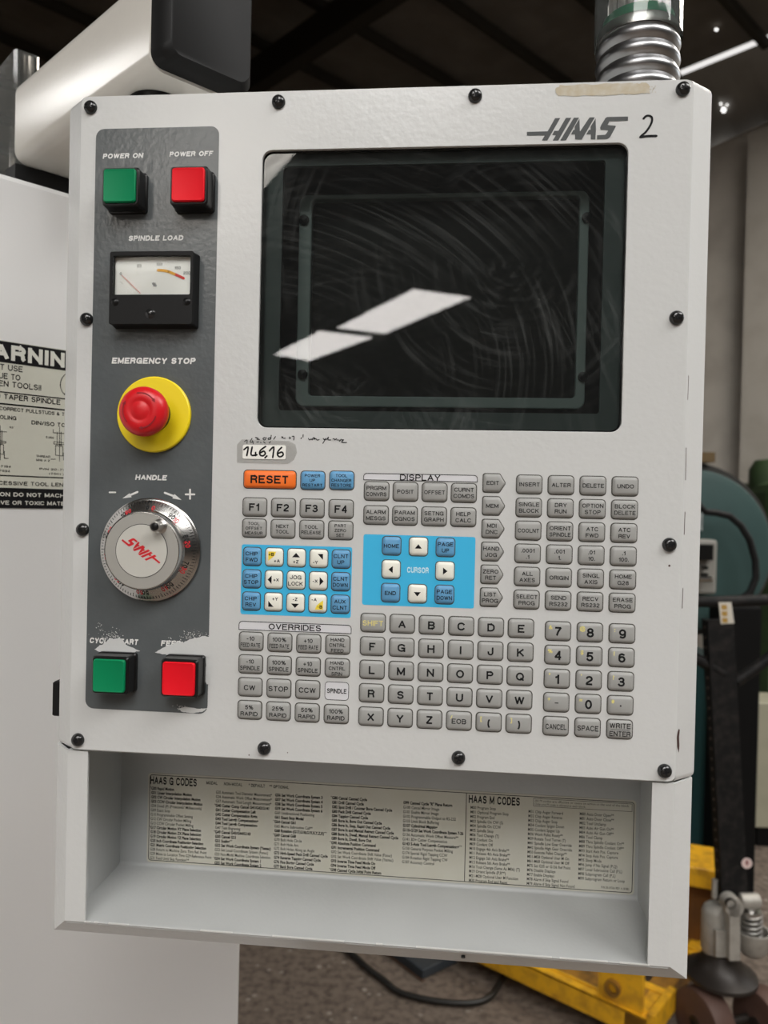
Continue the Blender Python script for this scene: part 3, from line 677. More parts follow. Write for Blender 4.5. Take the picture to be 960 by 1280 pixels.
# chipped crease on the right
CHIP = mat('chipped edge primer', (.06, .03, .025), .8)
ch = MB()
for pts, w in (([(849.5, 912), (846.8, 922), (847.5, 930), (848, 940)], .0013), ([(857, 560), (856.2, 600)], .0004), ([(855.5, 640), (854.5, 668)], .0004), ([(853, 735), (852, 760)], .0004), ([(860, 470), (859, 500)], .0003)):
    ch = MB()
    if w > .001: tri_poly(ch, [P(*p, -.00135) for p in ((848.5, 911), (849.8, 912), (848.9, 921), (849.3, 932), (848.6, 941), (846.4, 934), (845.8, 922), (847, 915))])
    else: pxline(ch, pts, w, -.00135)
    build(ch, 'paint_chip', CHIP, pen)
for (x, y, r) in ((836, 707, .0008), (312, 943, .0005), (360, 940, .0004)):
    c_ = P(x, y); ch = MB(); ch.add([Vector((c_.x + r * cos(a), -.00135, c_.z + r * sin(a))) for a in [k * 1.05 for k in range(6)]], [tuple(range(6))]); build(ch, 'paint_chip', CHIP, pen)

# face screws
def screw_mb(r):
    mb = MB(); prof = [(r, 0), (r, .0008), (r * .9, .0022), (r * .68, .0032), (r * .42, .0037)]
    n = 24; o = Vector((0, 0, 0)); mb.lathe(o, (0, -1, 0), prof, n, True)
    return mb
scr = None
cross = MB()
for a in (rad(40), rad(130)):
    d = Vector((cos(a), 0, sin(a))); e = Vector((-sin(a), 0, cos(a)))
    cross.obox((0, -.00375, 0), d, Vector((0, 1, 0)), e, .0021, .0001, .00042)
crs = None
for i, (px, py) in enumerate(((113, 134), (348, 127), (594, 119.5), (854, 111), (108, 399), (103, 662), (846, 397), (837, 681), (97, 925), (330, 935.5), (573, 947.5), (831, 964))):
    c_ = P(px, py, -.002); c_.y = -.0012
    if scr is None:
        scr = build(screw_mb(.0047).xform(lambda v: v + c_), 'screw', CHROME, pen, origin=c_, smooth=50); s = scr
        crs = build(cross.xform(lambda v: v + c_), 'cross_recess', BLACKINK, s, origin=c_)
    else:
        s = again(scr, pen, c_, rot=(0, i * .9, 0)); again(crs, s, c_)

# ---- key pads
def lsc(px, py): return (P(px + 5, py).x - P(px - 5, py).x) / 10
KM = {}
KH = .0019
def keyshape(w, h, pent, grow=0.):
    if pent:
        w2, h2 = w / 2 + grow, h / 2 + grow; r = .0018; p = []
        for (qx, qz, a0) in ((-1, 1, 90), (-1, -1, 180)):
            for i in range(5):
                a = rad(a0 + 90 * i / 4); p.append((qx * (w2 - r) + r * cos(a), qz * (h2 - r) + r * sin(a)))
        return p + [(w2 * .42, -h2), (w2 * .52, -h2 * .93), (w2 * .96, -h2 * .1), (w2 * .96, h2 * .1), (w2 * .52, h2 * .93), (w2 * .42, h2)]
    return rr(0, 0, w + 2 * grow, h + 2 * grow, .0024 + grow * .6, 4)
def key(cx_, cz_, w, h, m, lines, pent=False, legend=None, small=None, colr=None, extra=None, yel=None):
    kk = (round(w, 4), round(h, 4), m.name, pent); o3 = Vector((cx_, -.0012, cz_))
    if kk not in KM:
        mb = MB(); s = keyshape(w, h, pent)
        def lp(g, y): return [Vector((p[0], y, p[1])) for p in keyshape(w, h, pent, g)]
        mb.loft([lp(0, 0), lp(0, -.0004), lp(-.0004, -.0011), lp(-.0013, -.00165), lp(-.0019, -KH)], False, True)
        ol = MB(); ol.loft([lp(.00062, 0), lp(.0005, -.0003)], False, True)
        k = build(mb.xform(lambda v: v + o3), 'key', m, pen, origin=o3, smooth=35)
        r = build(ol.xform(lambda v: v + o3), 'key_rim', KEYOUT, k, origin=o3)
        KM[kk] = (k, r)
    else:
        k0, r0 = KM[kk]; k = again(k0, pen, o3); r = again(r0, k, o3)
    nm = ' '.join(lines).strip()
    cname = {KEYGREY.name: 'grey', KEYWHITE.name: 'white', KEYBLUE.name: 'blue', KEYORANGE.name: 'orange'}[m.name]
    k['label'] = legend or ('%s key marked %s' % (cname, nm))
    y = -.0012 - KH - .00008; mb = MB()
    n = len(lines)
    if n:
        hh = small or {1: .0030, 2: .0024, 3: .0021}[n]
        for i, t in enumerate(lines):
            text(mb, t, cx_, cz_ + (n - 1) / 2 * hh * 1.55 - i * hh * 1.55, hh, 'C', maxw=w * (.76 if pent else .84), t=.17 if hh < .0045 else .2, xf=lambda u, v: Vector((u - (w * .07 if pent else 0), y, v)))
    if extra: extra(mb, cx_, cz_, y)
    if mb.v: build(mb, 'legend', colr or BLACKINK, k, origin=(cx_, y, cz_))
    if yel:
        ym = MB(); text(ym, yel, cx_ - w * .31, cz_ + h * .22, .0027, 'C', bold=.03, xf=FACE(y)); build(ym, 'yellow_legend', YELLOWINK, k)
    return k
def grid(tl, tr, br, bl_, rows, cols):
    a, b_, c_, d = quadpts((tl, tr, br, bl_))
    x0, x1, z1, z0 = (a.x + d.x) / 2, (b_.x + c_.x) / 2, (a.z + b_.z) / 2, (c_.z + d.z) / 2
    return lambda r, c: (x0 + (x1 - x0) * c / (cols - 1), z1 + (z0 - z1) * r / (rows - 1))
sL = lsc(370, 650); sM = lsc(530, 650); sA = lsc(560, 840); sR_ = lsc(720, 680); sN = lsc(735, 850)
KW, KHt = 29.3 * sL, 22.0 * sL
# reset row
c_ = P(338, 599.5); key(c_.x, c_.z, 65 * sL, 21.5 * sL, KEYORANGE, ['RESET'], small=.0056)
for px, ls in ((391.5, ['POWER', 'UP', 'RESTART']), (427.6, ['TOOL', 'CHANGER', 'RESTORE'])):
    c_ = P(px, 600.7); key(c_.x, c_.z, KW, KHt, KEYBLUE, ls)
g = grid((319.2, 633.9), (426.7, 636.3), (426.3, 662.8), (318.7, 660.3), 2, 4)
for r, row in enumerate(((['F1'], ['F2'], ['F3'], ['F4']), (['TOOL', 'OFFSET', 'MEASUR'], ['NEXT', 'TOOL'], ['TOOL', 'RELEASE'], ['PART', 'ZERO', 'SET']))):
    for c, ls in enumerate(row): key(*g(r, c), KW, KHt, KEYGREY, ls, small=.0052 if r == 0 else None)
# jog block
def bluebg(c):
    q = rect_of(c); build(MB().poly(at_y(rr((q[0] + q[1]) / 2, (q[2] + q[3]) / 2, q[1] - q[0], q[3] - q[2], .0015, 3), -.0013)), 'blue_print', BLUEPRINT, pen)
bluebg(((303, 680.5), (441, 683.5), (438.5, 771.5), (301, 768)))
g = grid((316.3, 695.3), (427.3, 698.8), (425.3, 755.2), (314.8, 751.0), 3, 5); kq = 21.8 * sL
def tri(pts): 
    return lambda mb, cx_, cz_, y: mb.add([Vector((cx_ + a, y, cz_ + b_)) for a, b_ in pts], [tuple(range(len(pts)))])
def trit(pts, t, tx, tz, patch=None):
    def fn(mb, cx_, cz_, y):
        if pts: mb.add([Vector((cx_ + a, y, cz_ + b_)) for a, b_ in pts], [tuple(range(len(pts)))])
        if t: text(mb, t, cx_ + tx, cz_ + tz, .0023, 'C', bold=.02, xf=FACE(y))
        if patch: text(mb, patch[0], cx_ + patch[1], cz_ + patch[2], .0022, 'C', bold=.02, xf=FACE(y - .0001))
    return fn
s = .001
jog = {(0, 1): ('white key marked +A and +B on yellow', trit(None, '+A', 2.3 * s, -2.4 * s, ('+B', -1.8 * s, 2 * s))), (0, 2): ('white key marked +Z with up arrow', trit([(-2.8 * s, .4 * s), (2.8 * s, .4 * s), (0, 3.4 * s)], '+Z', 0, -2.6 * s)),
       (0, 3): ('white key marked -Y with corner arrow', trit([(-.6 * s, 3.2 * s), (3.2 * s, 3.2 * s), (3.2 * s, -.8 * s)], '-Y', -2 * s, -2.6 * s)),
       (1, 1): ('white key marked +X with left arrow', trit([(-4 * s, 0), (-1.2 * s, -2.9 * s), (-1.2 * s, 2.9 * s)], '+X', 2 * s, 0)), (1, 3): ('white key marked -X with right arrow', trit([(4 * s, 0), (1.2 * s, -2.9 * s), (1.2 * s, 2.9 * s)], '-X', -1.9 * s, 0)),
       (2, 1): ('white key marked +Y with corner arrow', trit([(-3.2 * s, -3.2 * s), (.6 * s, -3.2 * s), (-3.2 * s, .8 * s)], '+Y', 1.6 * s, 2.4 * s)), (2, 2): ('white key marked -Z with down arrow', trit([(-2.8 * s, -.4 * s), (2.8 * s, -.4 * s), (0, -3.4 * s)], '-Z', 0, 2.6 * s)),
       (2, 3): ('white key marked -A and -B on yellow', trit(None, '-A', -2.3 * s, 2.8 * s, ('-B', 1.8 * s, -2 * s)))}
side = {(0, 0): ['CHIP', 'FWD'], (1, 0): ['CHIP', 'STOP'], (2, 0): ['CHIP', 'REV'], (0, 4): ['CLNT', 'UP'], (1, 4): ['CLNT', 'DOWN'], (2, 4): ['AUX', 'CLNT']}
for r in range(3):
    for c in range(5):
        x, z = g(r, c)
        if (r, c) in side: key(x, z, kq, kq, KEYBLUE, side[r, c], small=.0027)
        elif (r, c) == (1, 2): key(x, z, kq, kq, KEYWHITE, ['JOG', 'LOCK'], small=.0028)
        else:
            k = key(x, z, kq, kq, KEYWHITE, [], legend=jog[r, c][0], extra=jog[r, c][1])
            if (r, c) in ((0, 1), (2, 3)):
                sg = 1 if c == 1 else -1; y = -.0012 - KH - .00004
                build(MB().add([Vector((x + a * s * sg, y, z + b_ * s * sg)) for a, b_ in ((-3.9, 3.9), (1.6, 3.9), (.6, 1.2), (-1.2, -.4), (-3.9, -2.6))], [(0, 1, 2, 3, 4)]), 'yellow_print', YELLOWPATCH, k)
# display block
def header(tl, tr, br, body, hpx):
    a, b_, c_ = quadpts((tl, tr, br)); mb = MB(); x0, x1, z1, z0 = a.x, b_.x, (a.z + b_.z) / 2, (a.z + b_.z) / 2 - (b_.z - c_.z)
    r = .0022; pts = [(x0, z0)] + [(x0 + r - r * cos(t), z1 - r + r * sin(t)) for t in (0, .5, 1.05, pi / 2)] + [(x1 - r + r * sin(t), z1 - r + r * cos(t)) for t in (0, .5, 1.05, pi / 2)] + [(x1, z0)]
    for p, q_ in zip(pts, pts[1:] + pts[:1]): ribbon(mb, [p, q_], .00045, FACE(-.0014))
    text(mb, body, (x0 + x1) / 2, (z0 + z1) / 2, hpx * sL, 'C', sx=1.12, bold=.0, xf=FACE(-.00145))
    build(mb, 'heading', BLACKINK, pen)
    build(MB().poly(at_y(pts, -.0013)), 'heading_field', mat('pale grey print', (.66, .66, .68), .35), pen)
header((455, 591.3), (596.7, 594.8), (596.3, 603), 'DISPLAY', 7.3)
g = grid((471, 614), (579.9, 616.3), (579, 646.5), (470.4, 643.8), 2, 4)
for r, row in enumerate(((['PRGRM', 'CONVRS'], ['POSIT'], ['OFFSET'], ['CURNT', 'COMDS']), (['ALARM', 'MESGS'], ['PARAM', 'DGNOS'], ['SETNG', 'GRAPH'], ['HELP', 'CALC']))):
    for c, ls in enumerate(row): key(*g(r, c), KW, KHt, KEYGREY, ls, small=.0027)
# cursor block
bluebg(((454.3, 667.5), (594.3, 671.3), (592.5, 760.2), (453.3, 755.9)))
g = grid((489.8, 682.2), (556.9, 684), (555.6, 743), (488.4, 740.6), 3, 3)
def arrow(k):
    d = {'u': (0, 1), 'd': (0, -1), 'l': (-1, 0), 'r': (1, 0)}[k]; e = (-d[1], d[0])
    return tri([((d[0] * a + e[0] * b_) * s, (d[1] * a + e[1] * b_) * s) for a, b_ in ((1.7, 0), (-1.3, 2.4), (-1.3, -2.4))])
for (r, c), v in {(0, 0): ['HOME'], (0, 2): ['PAGE', 'UP'], (2, 0): ['END'], (2, 2): ['PAGE', 'DOWN'], (0, 1): 'u', (1, 0): 'l', (1, 2): 'r', (2, 1): 'd'}.items():
    if isinstance(v, list): key(*g(r, c), kq, kq, KEYBLUE, v, small=.0027)
    else: key(*g(r, c), kq, kq, KEYWHITE, [], legend='white cursor key with %s arrow' % {'u': 'up', 'd': 'down', 'l': 'left', 'r': 'right'}[v], extra=arrow(v))
mb = MB(); x, z = g(1, 1); text(mb, 'CURSOR', x, z, .0039, 'C', w=27 * sM, bold=.02, xf=FACE(-.0014)); build(mb, 'white_lettering', mat('pale blue ink', (.62, .84, .9), .5), pen)
# mode keys
g = grid((617.6, 604.3), (617.6 + 40, 604.3), (614.2 + 40, 747), (614.2, 747), 6, 2)
for r, ls in enumerate((['EDIT'], ['MEM'], ['MDI', 'DNC'], ['HAND', 'JOG'], ['ZERO', 'RET'], ['LIST', 'PROG'])): key(*g(r, 0), 26.6 * sM, 22.2 * sM, KEYGREY, ls, pent=True, small=.0027)
g = grid((661.3, 606), (780.5, 607.8), (777.2, 753.4), (657.9, 749), 6, 4)
FN = ((['INSERT'], ['ALTER'], ['DELETE'], ['UNDO']), (['SINGLE', 'BLOCK'], ['DRY', 'RUN'], ['OPTION', 'STOP'], ['BLOCK', 'DELETE']), (['COOLNT'], ['ORIENT', 'SPINDLE'], ['ATC', 'FWD'], ['ATC', 'REV']),
      (['.0001', '.1'], ['.001', '1.'], ['.01', '10.'], ['.1', '100.']), (['ALL', 'AXES'], ['ORIGIN'], ['SINGL', 'AXIS'], ['HOME', 'G28']), (['SELECT', 'PROG'], ['SEND', 'RS232'], ['RECV', 'RS232'], ['ERASE', 'PROG']))
for r, row in enumerate(FN):
    for c, ls in enumerate(row): key(*g(r, c), 31.3 * sR_, 23.2 * sR_, KEYGREY, ls, small=.0027)
# overrides
header((299.6, 776.8), (439.5, 780.6), (439.2, 791), 'OVERRIDES', 7.3)
g = grid((314.8, 801.4), (422.8, 805.4), (420.6, 891.3), (312.7, 887.3), 4, 4)
OV = ((['-10', 'FEED RATE'], ['100%', 'FEED RATE'], ['+10', 'FEED RATE'], ['HAND', 'CNTRL', 'FEED']), (['-10', 'SPINDLE'], ['100%', 'SPINDLE'], ['+10', 'SPINDLE'], ['HAND', 'CNTRL', 'SPIN']),
      (['CW'], ['STOP'], ['CCW'], None), (['5%', 'RAPID'], ['25%', 'RAPID'], ['50%', 'RAPID'], ['100%', 'RAPID']))
for r, row in enumerate(OV):
    for c, ls in enumerate(row):
        x, z = g(r, c)
        if ls: key(x, z, KW, KHt, KEYGREY, ls, small=(.0036 if r == 2 else (.0024 if len(ls) == 3 else .0029)))
        else:
            mb = MB(); pts = rr(x, z, KW, KHt, .0024, 4)
            for p, q_ in zip(pts, pts[1:] + pts[:1]): ribbon(mb, [p, q_], .00035, FACE(-.0014))
            text(mb, 'SPINDLE', x, z, .0032, 'C', maxw=KW * .82, bold=.01, xf=FACE(-.00145)); build(mb, 'spindle_print', BLACKINK, pen)
            build(MB().poly(at_y(pts, -.0013)), 'spindle_field', MATS['pale grey print'], pen)
# alpha block
g = grid((466.7, 777.8), (650.2, 785.3), (648.8, 904.2), (464, 894.5), 5, 6)
AL = ('$ABCDE', 'FGHIJK', 'LMNOPQ', 'RSTUVW', 'XYZ;()')
for r, row in enumerate(AL):
    for c, ch_ in enumerate(row):
        x, z = g(r, c)
        if ch_ == '$': key(x, z, 30.3 * sA, 22.6 * sA, KEYGREY, ['SHIFT'], small=.0036, colr=YELLOWINK, legend='grey key marked SHIFT in yellow')
        elif ch_ == ';': key(x, z, 30.3 * sA, 22.6 * sA, KEYGREY, ['EOB'], small=.0034, yel='/')
        else: key(x, z, 30.3 * sA, 22.6 * sA, KEYGREY, [ch_], small=.0054, yel={'(': '[', ')': ']'}.get(ch_))
g = grid((696.6, 788.7), (776.4, 791.2), (774.3, 911), (694.8, 906.6), 5, 3)
NM = (('7', '8', '9'), ('4', '5', '6'), ('1', '2', '3'), ('-', '0', '.'), ('CANCEL', 'SPACE', 'WRITE|ENTER')); YL = (('&', '@', ':'), ('%', '$', '!'), ('*', "'", '?'), ('+', '=', '#'))
for r, row in enumerate(NM):
    for c, t in enumerate(row):
        x, z = g(r, c); ls = t.split('|')
        if r < 4:
            if t == '.': key(x, z, 31 * sN, 23.3 * sN, KEYGREY, [], legend='grey key marked with a full stop', yel='#', extra=lambda mb, a, b_, y: mb.add([Vector((a + .0006 * cos(k), y, b_ + .0006 * sin(k))) for k in range(6)], [tuple(range(6))]))
            elif t == '-': key(x, z, 31 * sN, 23.3 * sN, KEYGREY, [], legend='grey key marked with a minus sign', yel='+', extra=lambda mb, a, b_, y: mb.add([Vector((a + i, y, b_ + j)) for i, j in ((-.0012, -.0003), (.0012, -.0003), (.0012, .0003), (-.0012, .0003))], [(0, 1, 2, 3)]))
            else: key(x, z, 31 * sN, 23.3 * sN, KEYGREY, ls, small=.0062, yel=YL[r][c])
        else: key(x, z, 31 * sN, 23.3 * sN, KEYGREY, ls, small=.0036 if len(ls) == 1 else .0034, extra=(lambda mb, a, b_, y: mb.add([Vector((a + i, y, b_ + j)) for i, j in ((-.006, -.0001), (.006, -.0001), (.006, .0002), (-.006, .0002))], [(0, 1, 2, 3)])) if len(ls) > 1 else None)

# ---- square push buttons
def push(px, py, m, label, h=.0165):
    c_ = P(px, py, -h); w = .0262
    mb = MB()
    def lp(g_, y): return [Vector((c_.x + p[0], y, c_.z + p[1])) for p in rr(0, 0, w + g_, w + g_, .0022, 3)]
    mb.loft([lp(.0016, -.0012), lp(.0016, -.004), lp(.0002, -.005), lp(0, -h + .0022), lp(-.0016, -h + .001)], True, True)
    k = build(mb, 'push_button', BLACKP, pen, origin=(c_.x, -.0012, c_.z), smooth=30, label=label)
    lw = w - .0036; l = MB()
    def lq(g_, y): return [Vector((c_.x + p[0], y, c_.z + p[1])) for p in rr(0, 0, lw + g_, lw + g_, .0018, 3)]
    l.loft([lq(0, -h + .0012), lq(0, -h - .0004), lq(-.0012, -h - .0011), lq(-.0022, -h - .0009)], True, True)
    build(l, 'button_lens', m, k, smooth=40)
push(149.5, 232.2, GREENL, 'green power on push button'); push(235.2, 230.8, REDL, 'red power off push button')
push(136.2, 844.8, GREENL, 'green cycle start push button'); push(223.2, 848.6, REDL, 'red feed hold push button')

# ---- spindle load meter
mh = .0125
q = rect_of(((137.3, 314.5), (241.3, 313), (240.5, 406.5), (135.8, 404)), -mh)
mcx, mcz, mw, mhh = (q[0] + q[1]) / 2, (q[2] + q[3]) / 2, q[1] - q[0], q[3] - q[2]
wq = rect_of(((142, 320.5), (238, 319), (237, 368), (140.5, 368)), -mh)
wi = rr((wq[0] + wq[1]) / 2, (wq[2] + wq[3]) / 2, wq[1] - wq[0], wq[3] - wq[2], .0008, 2)
mb = MB(); oo = rr(mcx, mcz, mw, mhh, .0012, 2)
holeplate(mb, oo, wi, -mh, -.009); mb.loft([at_y(oo, -.009), at_y(rr(mcx, mcz, mw + .0015, mhh + .0015, .0012, 2), -.0012)], False, False)
met = build(mb, 'load_meter', BLACKM, pen, bevel=.0004, label='black framed analogue spindle load meter')
build(MB().poly(at_y(rr((wq[0] + wq[1]) / 2, (wq[2] + wq[3]) / 2, wq[1] - wq[0] + .002, wq[3] - wq[2] + .002, .001, 2), -.0088)), 'dial_face', mat('dial card', (.92, .92, .88), .5), met)
build(MB().loft([at_y(wi, -mh - .0006), at_y(rr((wq[0] + wq[1]) / 2, (wq[2] + wq[3]) / 2, wq[1] - wq[0] - .002, wq[3] - wq[2] - .002, .0006, 2), -mh - .0012)], False, True), 'dial_window', clear('meter window', (.97, .98, .97), 1.2, .05), met)
def zm(p): return (130 + p[0] / 7.385, 310 + p[1] / 7.385)
def MP(x, y, yy=-.0090): return P(*zm((x, y)), yy)
pr = MB(); ctr = (440, 640); RR = 420
def pol(a, r): return (445 + r * 1.02 * sin(rad(a)), 640 - r * cos(rad(a)))
for k in range(0, 17):
    a = -41 + k * 2.9; r1 = RR + (18 if k % 8 == 0 else 6); w = 3 if k % 8 == 0 else 1.6
    a0, a1 = pol(a, RR - 14), pol(a, r1)
    ribbon(pr, [(MP(*a0).x, MP(*a0).z), (MP(*a1).x, MP(*a1).z)], w * .5e-4, FACE(-.0090))
for t, x, y in (('0', 155, 238), ('50', 325, 165), ('100', 510, 150), ('150', 680, 183), ('200', 765, 230)):
    c_ = MP(x, y); text(pr, t, c_.x, c_.z, .0021, 'C', xf=FACE(-.0090))
c_ = MP(465, 338); text(pr, '%', c_.x, c_.z, .003, 'C', xf=FACE(-.0090))
build(pr, 'scale_print', mat('grey dial ink', (.22, .22, .22), .6), met)
def arcb(a0, a1, r0_, r1_, m, nm):
    mb = MB()
    for k in range(8):
        t0, t1 = a0 + (a1 - a0) * k / 8, a0 + (a1 - a0) * (k + 1) / 8
        mb.add([MP(*pol(t, r), -.0091) for t, r in ((t0, r0_), (t1, r0_), (t1, r1_), (t0, r1_))], [(0, 1, 2, 3)])
    build(mb, nm, m, met)
def arcpts(pl, m, nm):
    mb = MB(); ribbon(mb, [(MP(*p).x, MP(*p).z) for p in pl], .0018, FACE(-.0091)); build(mb, nm, m, met)
arcpts([(500, 205), (550, 208), (600, 220), (650, 240)], mat('orange dial ink', (.9, .45, .06), .6), 'orange_arc')
arcpts([(655, 242), (695, 260), (735, 280)], mat('red dial ink', (.7, .06, .05), .6), 'red_arc')
mb = MB(); a0, a1 = MP(335, 418, -.0098), MP(163, 250, -.0098); mb.tube([a0, a1], .00018, 6); build(mb, 'needle', mat('red needle', (.8, .12, .08), .5), met)
for px, py, r in ((143.7, 377.5, .0022), (233.3, 377, .0022), (187.6, 392, .0028)):
    c_ = P(px, py, -mh); build(MB().lathe(c_, (0, -1, 0), [(r * 1.25, 0), (r * 1.2, .0002), (r, .0003), (r * .8, .001), (r * .3, .0012)], 16), 'screw', BLACKP if r < .0025 else CHROME, met, smooth=50)

# ---- emergency stop
c0 = P(192.5, 518.5, -.0012); c1 = P(178.6, 513.8, -.023); c0 = Vector(((c0.x + c1.x) / 2, -.0012, (c0.z + c1.z) / 2))
ry_ = 45.5 * lsc(192, 517)
es = build(MB().lathe(c0, (0, -1, 0), [(ry_, 0), (ry_, .0022), (ry_ * .97, .0030), (.012, .0030), (.012, .001)], 56), 'emergency_stop', YEL, pen, smooth=35, origin=c0, label='red mushroom emergency stop button on a yellow disc')
build(MB().lathe(c0, (0, -1, 0), [(.0125, .002), (.0125, .012), (.0135, .0125), (.0135, .0155)], 32), 'collar', mat('brown black collar', (.03, .02, .015), .5), es, smooth=35)
hr = .0168
build(MB().lathe(c0, (0, -1, 0), [(.0132, .0135), (.0160, .0145), (hr, .017), (hr * 1.0, .020), (hr * .95, .0225), (hr * .84, .0245), (hr * .62, .0258), (hr * .42, .0255), (hr * .38, .0252), (hr * .34, .0256), (hr * .1, .026)], 48), 'mushroom_head', REDP, es, smooth=60)
ar = MB()
for a0 in (70, 190, 310):
    pts = [(c0.x + hr * .70 * cos(rad(a0 - t)), c0.z + hr * .70 * sin(rad(a0 - t))) for t in range(-30, 31, 12)]
    ribbon(ar, pts, .0007, FACE(c0.y - .0257)); e_ = pts[-1]; t = rad(a0 - 30); d = Vector((sin(t), -cos(t))); n_ = Vector((cos(t), sin(t)))
    ar.add([FACE(c0.y - .0257)(*(Vector(e_) + d * a * .001 + n_ * b_ * .001)) for a, b_ in ((2.6, -.3), (0, 1.3), (0, -1.3))], [(0, 1, 2)])
build(ar, 'twist_arrows', REDDK, es)

# ---- jog hand wheel
c0 = P(189.3, 688, -.0012); c1 = P(176.9, 687.3, -.0175); c0 = Vector(((c0.x * .6 + c1.x * .4), -.0012, (c0.z + c1.z) / 2))
sl = lsc(190, 688); Rb = 61.5 * sl; sl2 = (P(185, 688, -.0175).x - P(175, 688, -.0175).x) / 10; Rf = 46.5 * sl2
hw = build(MB().lathe(c0, (0, -1, 0), [(Rb * .985, 0), (Rb * 1.01, .001), (Rb * 1.01, .0026), (Rb * .985, .0034), (Rb * .965, .0036), (Rb * .965, .0046), (Rf * 1.12, .0085), (Rf * 1.06, .0095), (Rf * 1.03, .0155), (Rf * 1.01, .0165), (Rf * .99, .0166)], 96), 'hand_wheel', STEELD, pen, origin=c0, smooth=28, label='silver jog hand wheel with graduated rim')
build(MB().lathe(c0, (0, -1, 0), [(Rf * .985, .0160), (Rf * .985, .01669), (Rf * .70, .0167)], 72), 'satin_face', mat('satin aluminium', (.50, .49, .455), .42, .55), hw)
build(MB().lathe(c0, (0, -1, 0), [(32.6 * sl2, .0160), (32.6 * sl2, .01685)], 64), 'label_groove', BLACKINK, hw)
build(MB().lathe(c0, (0, -1, 0), [(31.9 * sl2, .0160), (31.9 * sl2, .0170)], 64), 'label_disc', mat('satin white disc', (.62, .61, .56), .35, .2), hw)
gr = MB(); gd = MB()
def cone(a, r):                            # point on the graduated cone
    f = (r - Rf * 1.12) / (Rb * .965 - Rf * 1.12); h = .0085 + (.0046 - .0085) * f + .00012
    return c0 + Vector((r * cos(a), -h, r * sin(a)))
for k in range(100):
    a = 2 * pi * k / 100 + .01; L_ = .0028 if k % 10 == 0 else (.0024 if k % 5 == 0 else .0018); w = .00018
    r1 = Rb * .955; r0_ = r1 - L_
    da = w / r1; gr.add([cone(a - da, r0_), cone(a + da, r0_), cone(a + da, r1), cone(a - da, r1)], [(0, 1, 2, 3)])
def ctext(mb, t, a, r, h, flip=False):
    n_ = Vector((cos(a), sin(a))); d = Vector((sin(a), -cos(a)))
    def xf(u, v):
        p = n_ * (r + v) + d * u; return cone(math.atan2(p.y, p.x), p.length)
    text(mb, t, 0, 0, h, 'C', bold=.01, xf=xf)
for k in range(10):
    a = 2 * pi * k / 10 + 1.5; rm = Rb * .955 - .0046
    ctext(gr, str((k * 10) % 100), a + .065, rm, .0030); ctext(gd, str((100 - k * 10) % 100), a - .075, rm, .0030)
gr.add([cone(pi / 2 - .018 + i, r) + Vector((0, -.0001, 0)) for i, r in ((-.012, Rb * .93), (.012, Rb * .93), (.012, Rb * .965), (-.012, Rb * .965))], [(0, 1, 2, 3)])
build(gr, 'graduations', BLACKINK, hw, face=True); build(gd, 'red_graduations', REDINK, hw, face=True)
lg = MB(); A = rad(143.5); ls_ = 54 * sl2 / (125 * lsc(721, 161))
for i_, pl in enumerate(LG2):
    q = []
    for (x, z) in pl:
        x *= ls_; z *= ls_ * 1.0; q.append(Vector((c0.x + x * cos(A) - z * sin(A), c0.y - .01708 - i_ * 8e-6, c0.z + x * sin(A) + z * cos(A))))
    tri_poly(lg, q)
build(lg, 'maker_logo', REDINK, hw)
k0 = P(193.8, 658.4, -.026); k0 = Vector((k0.x, c0.y - .0167, k0.z))
sp = build(MB().lathe(k0, (0, -1, 0), [(.0052, 0), (.0046, .0005), (.0036, .0012), (.0034, .006), (.0037, .0075), (.0035, .0085), (.0028, .0086), (.0026, .0080)], 28), 'spinner', STEEL, hw, smooth=35)
# (spinner is the sub-part; its screw is modelled as a sibling sub-part of the wheel)
build(MB().lathe(k0, (0, -1, 0), [(.0025, .0078), (.0024, .0086), (.0012, .0092)], 18), 'spinner_screw', BLACKP, hw, smooth=50)

# ---- lower tray
zl = lambda px, py: P(px, py).z
YF = .0006; YBK = .089
xl, xr = P(84, 945).x, P(843.5, 1000).x; zt0 = Bz - .0012; zb0 = (P(81.3, 1150).z + P(839, 1211).z) / 2
xil, xir = (P(110, 945).x + P(104.7, 1151).x) / 2, P(811, 1160).x
tr = MB()
def ylo(x0, x1, z0, z1, y): return [Vector((x0, y, z0)), Vector((x1, y, z0)), Vector((x1, y, z1)), Vector((x0, y, z1))]
# left and right cheeks with chamfers and side walls, bottom lip
tr.loft([[Vector((xil, YF, z)), Vector((xl, YF, z)), Vector((xl - CH, YF + .0135, z)), Vector((xl - CH, DEP, z)), Vector((xl - CH + .002, DEP, z)), Vector((xl - CH + .002, YF + .015, z)), Vector((xl, YF + .002, z)), Vector((xil, YF + .002, z))] for z in (zt0, zb0)])
tr.loft([[Vector((xir, YF, z)), Vector((xr, YF, z)), Vector((xr + CH, YF + .0135, z)), Vector((xr + CH, DEP, z)), Vector((xr + CH - .002, DEP, z)), Vector((xr + CH - .002, YF + .015, z)), Vector((xr, YF + .002, z)), Vector((xir, YF + .002, z))] for z in (zt0, zb0)])
tr.loft([[Vector((xl, YF, zb0)), Vector((xr, YF, zb0)), Vector((xr, YF + .002, zb0 + .0)), Vector((xl, YF + .002, zb0))],
         [Vector((xl - CH, YF + .0135, zb0 - CH)), Vector((xr + CH, YF + .0135, zb0 - CH)), Vector((xr + CH - .002, YF + .015, zb0 - CH + .002)), Vector((xl - CH + .002, YF + .015, zb0 - CH + .002))],
         [Vector((xl - CH, DEP, zb0 - CH)), Vector((xr + CH, DEP, zb0 - CH)), Vector((xr + CH - .002, DEP, zb0 - CH + .002)), Vector((xl - CH + .002, DEP, zb0 - CH + .002))]])
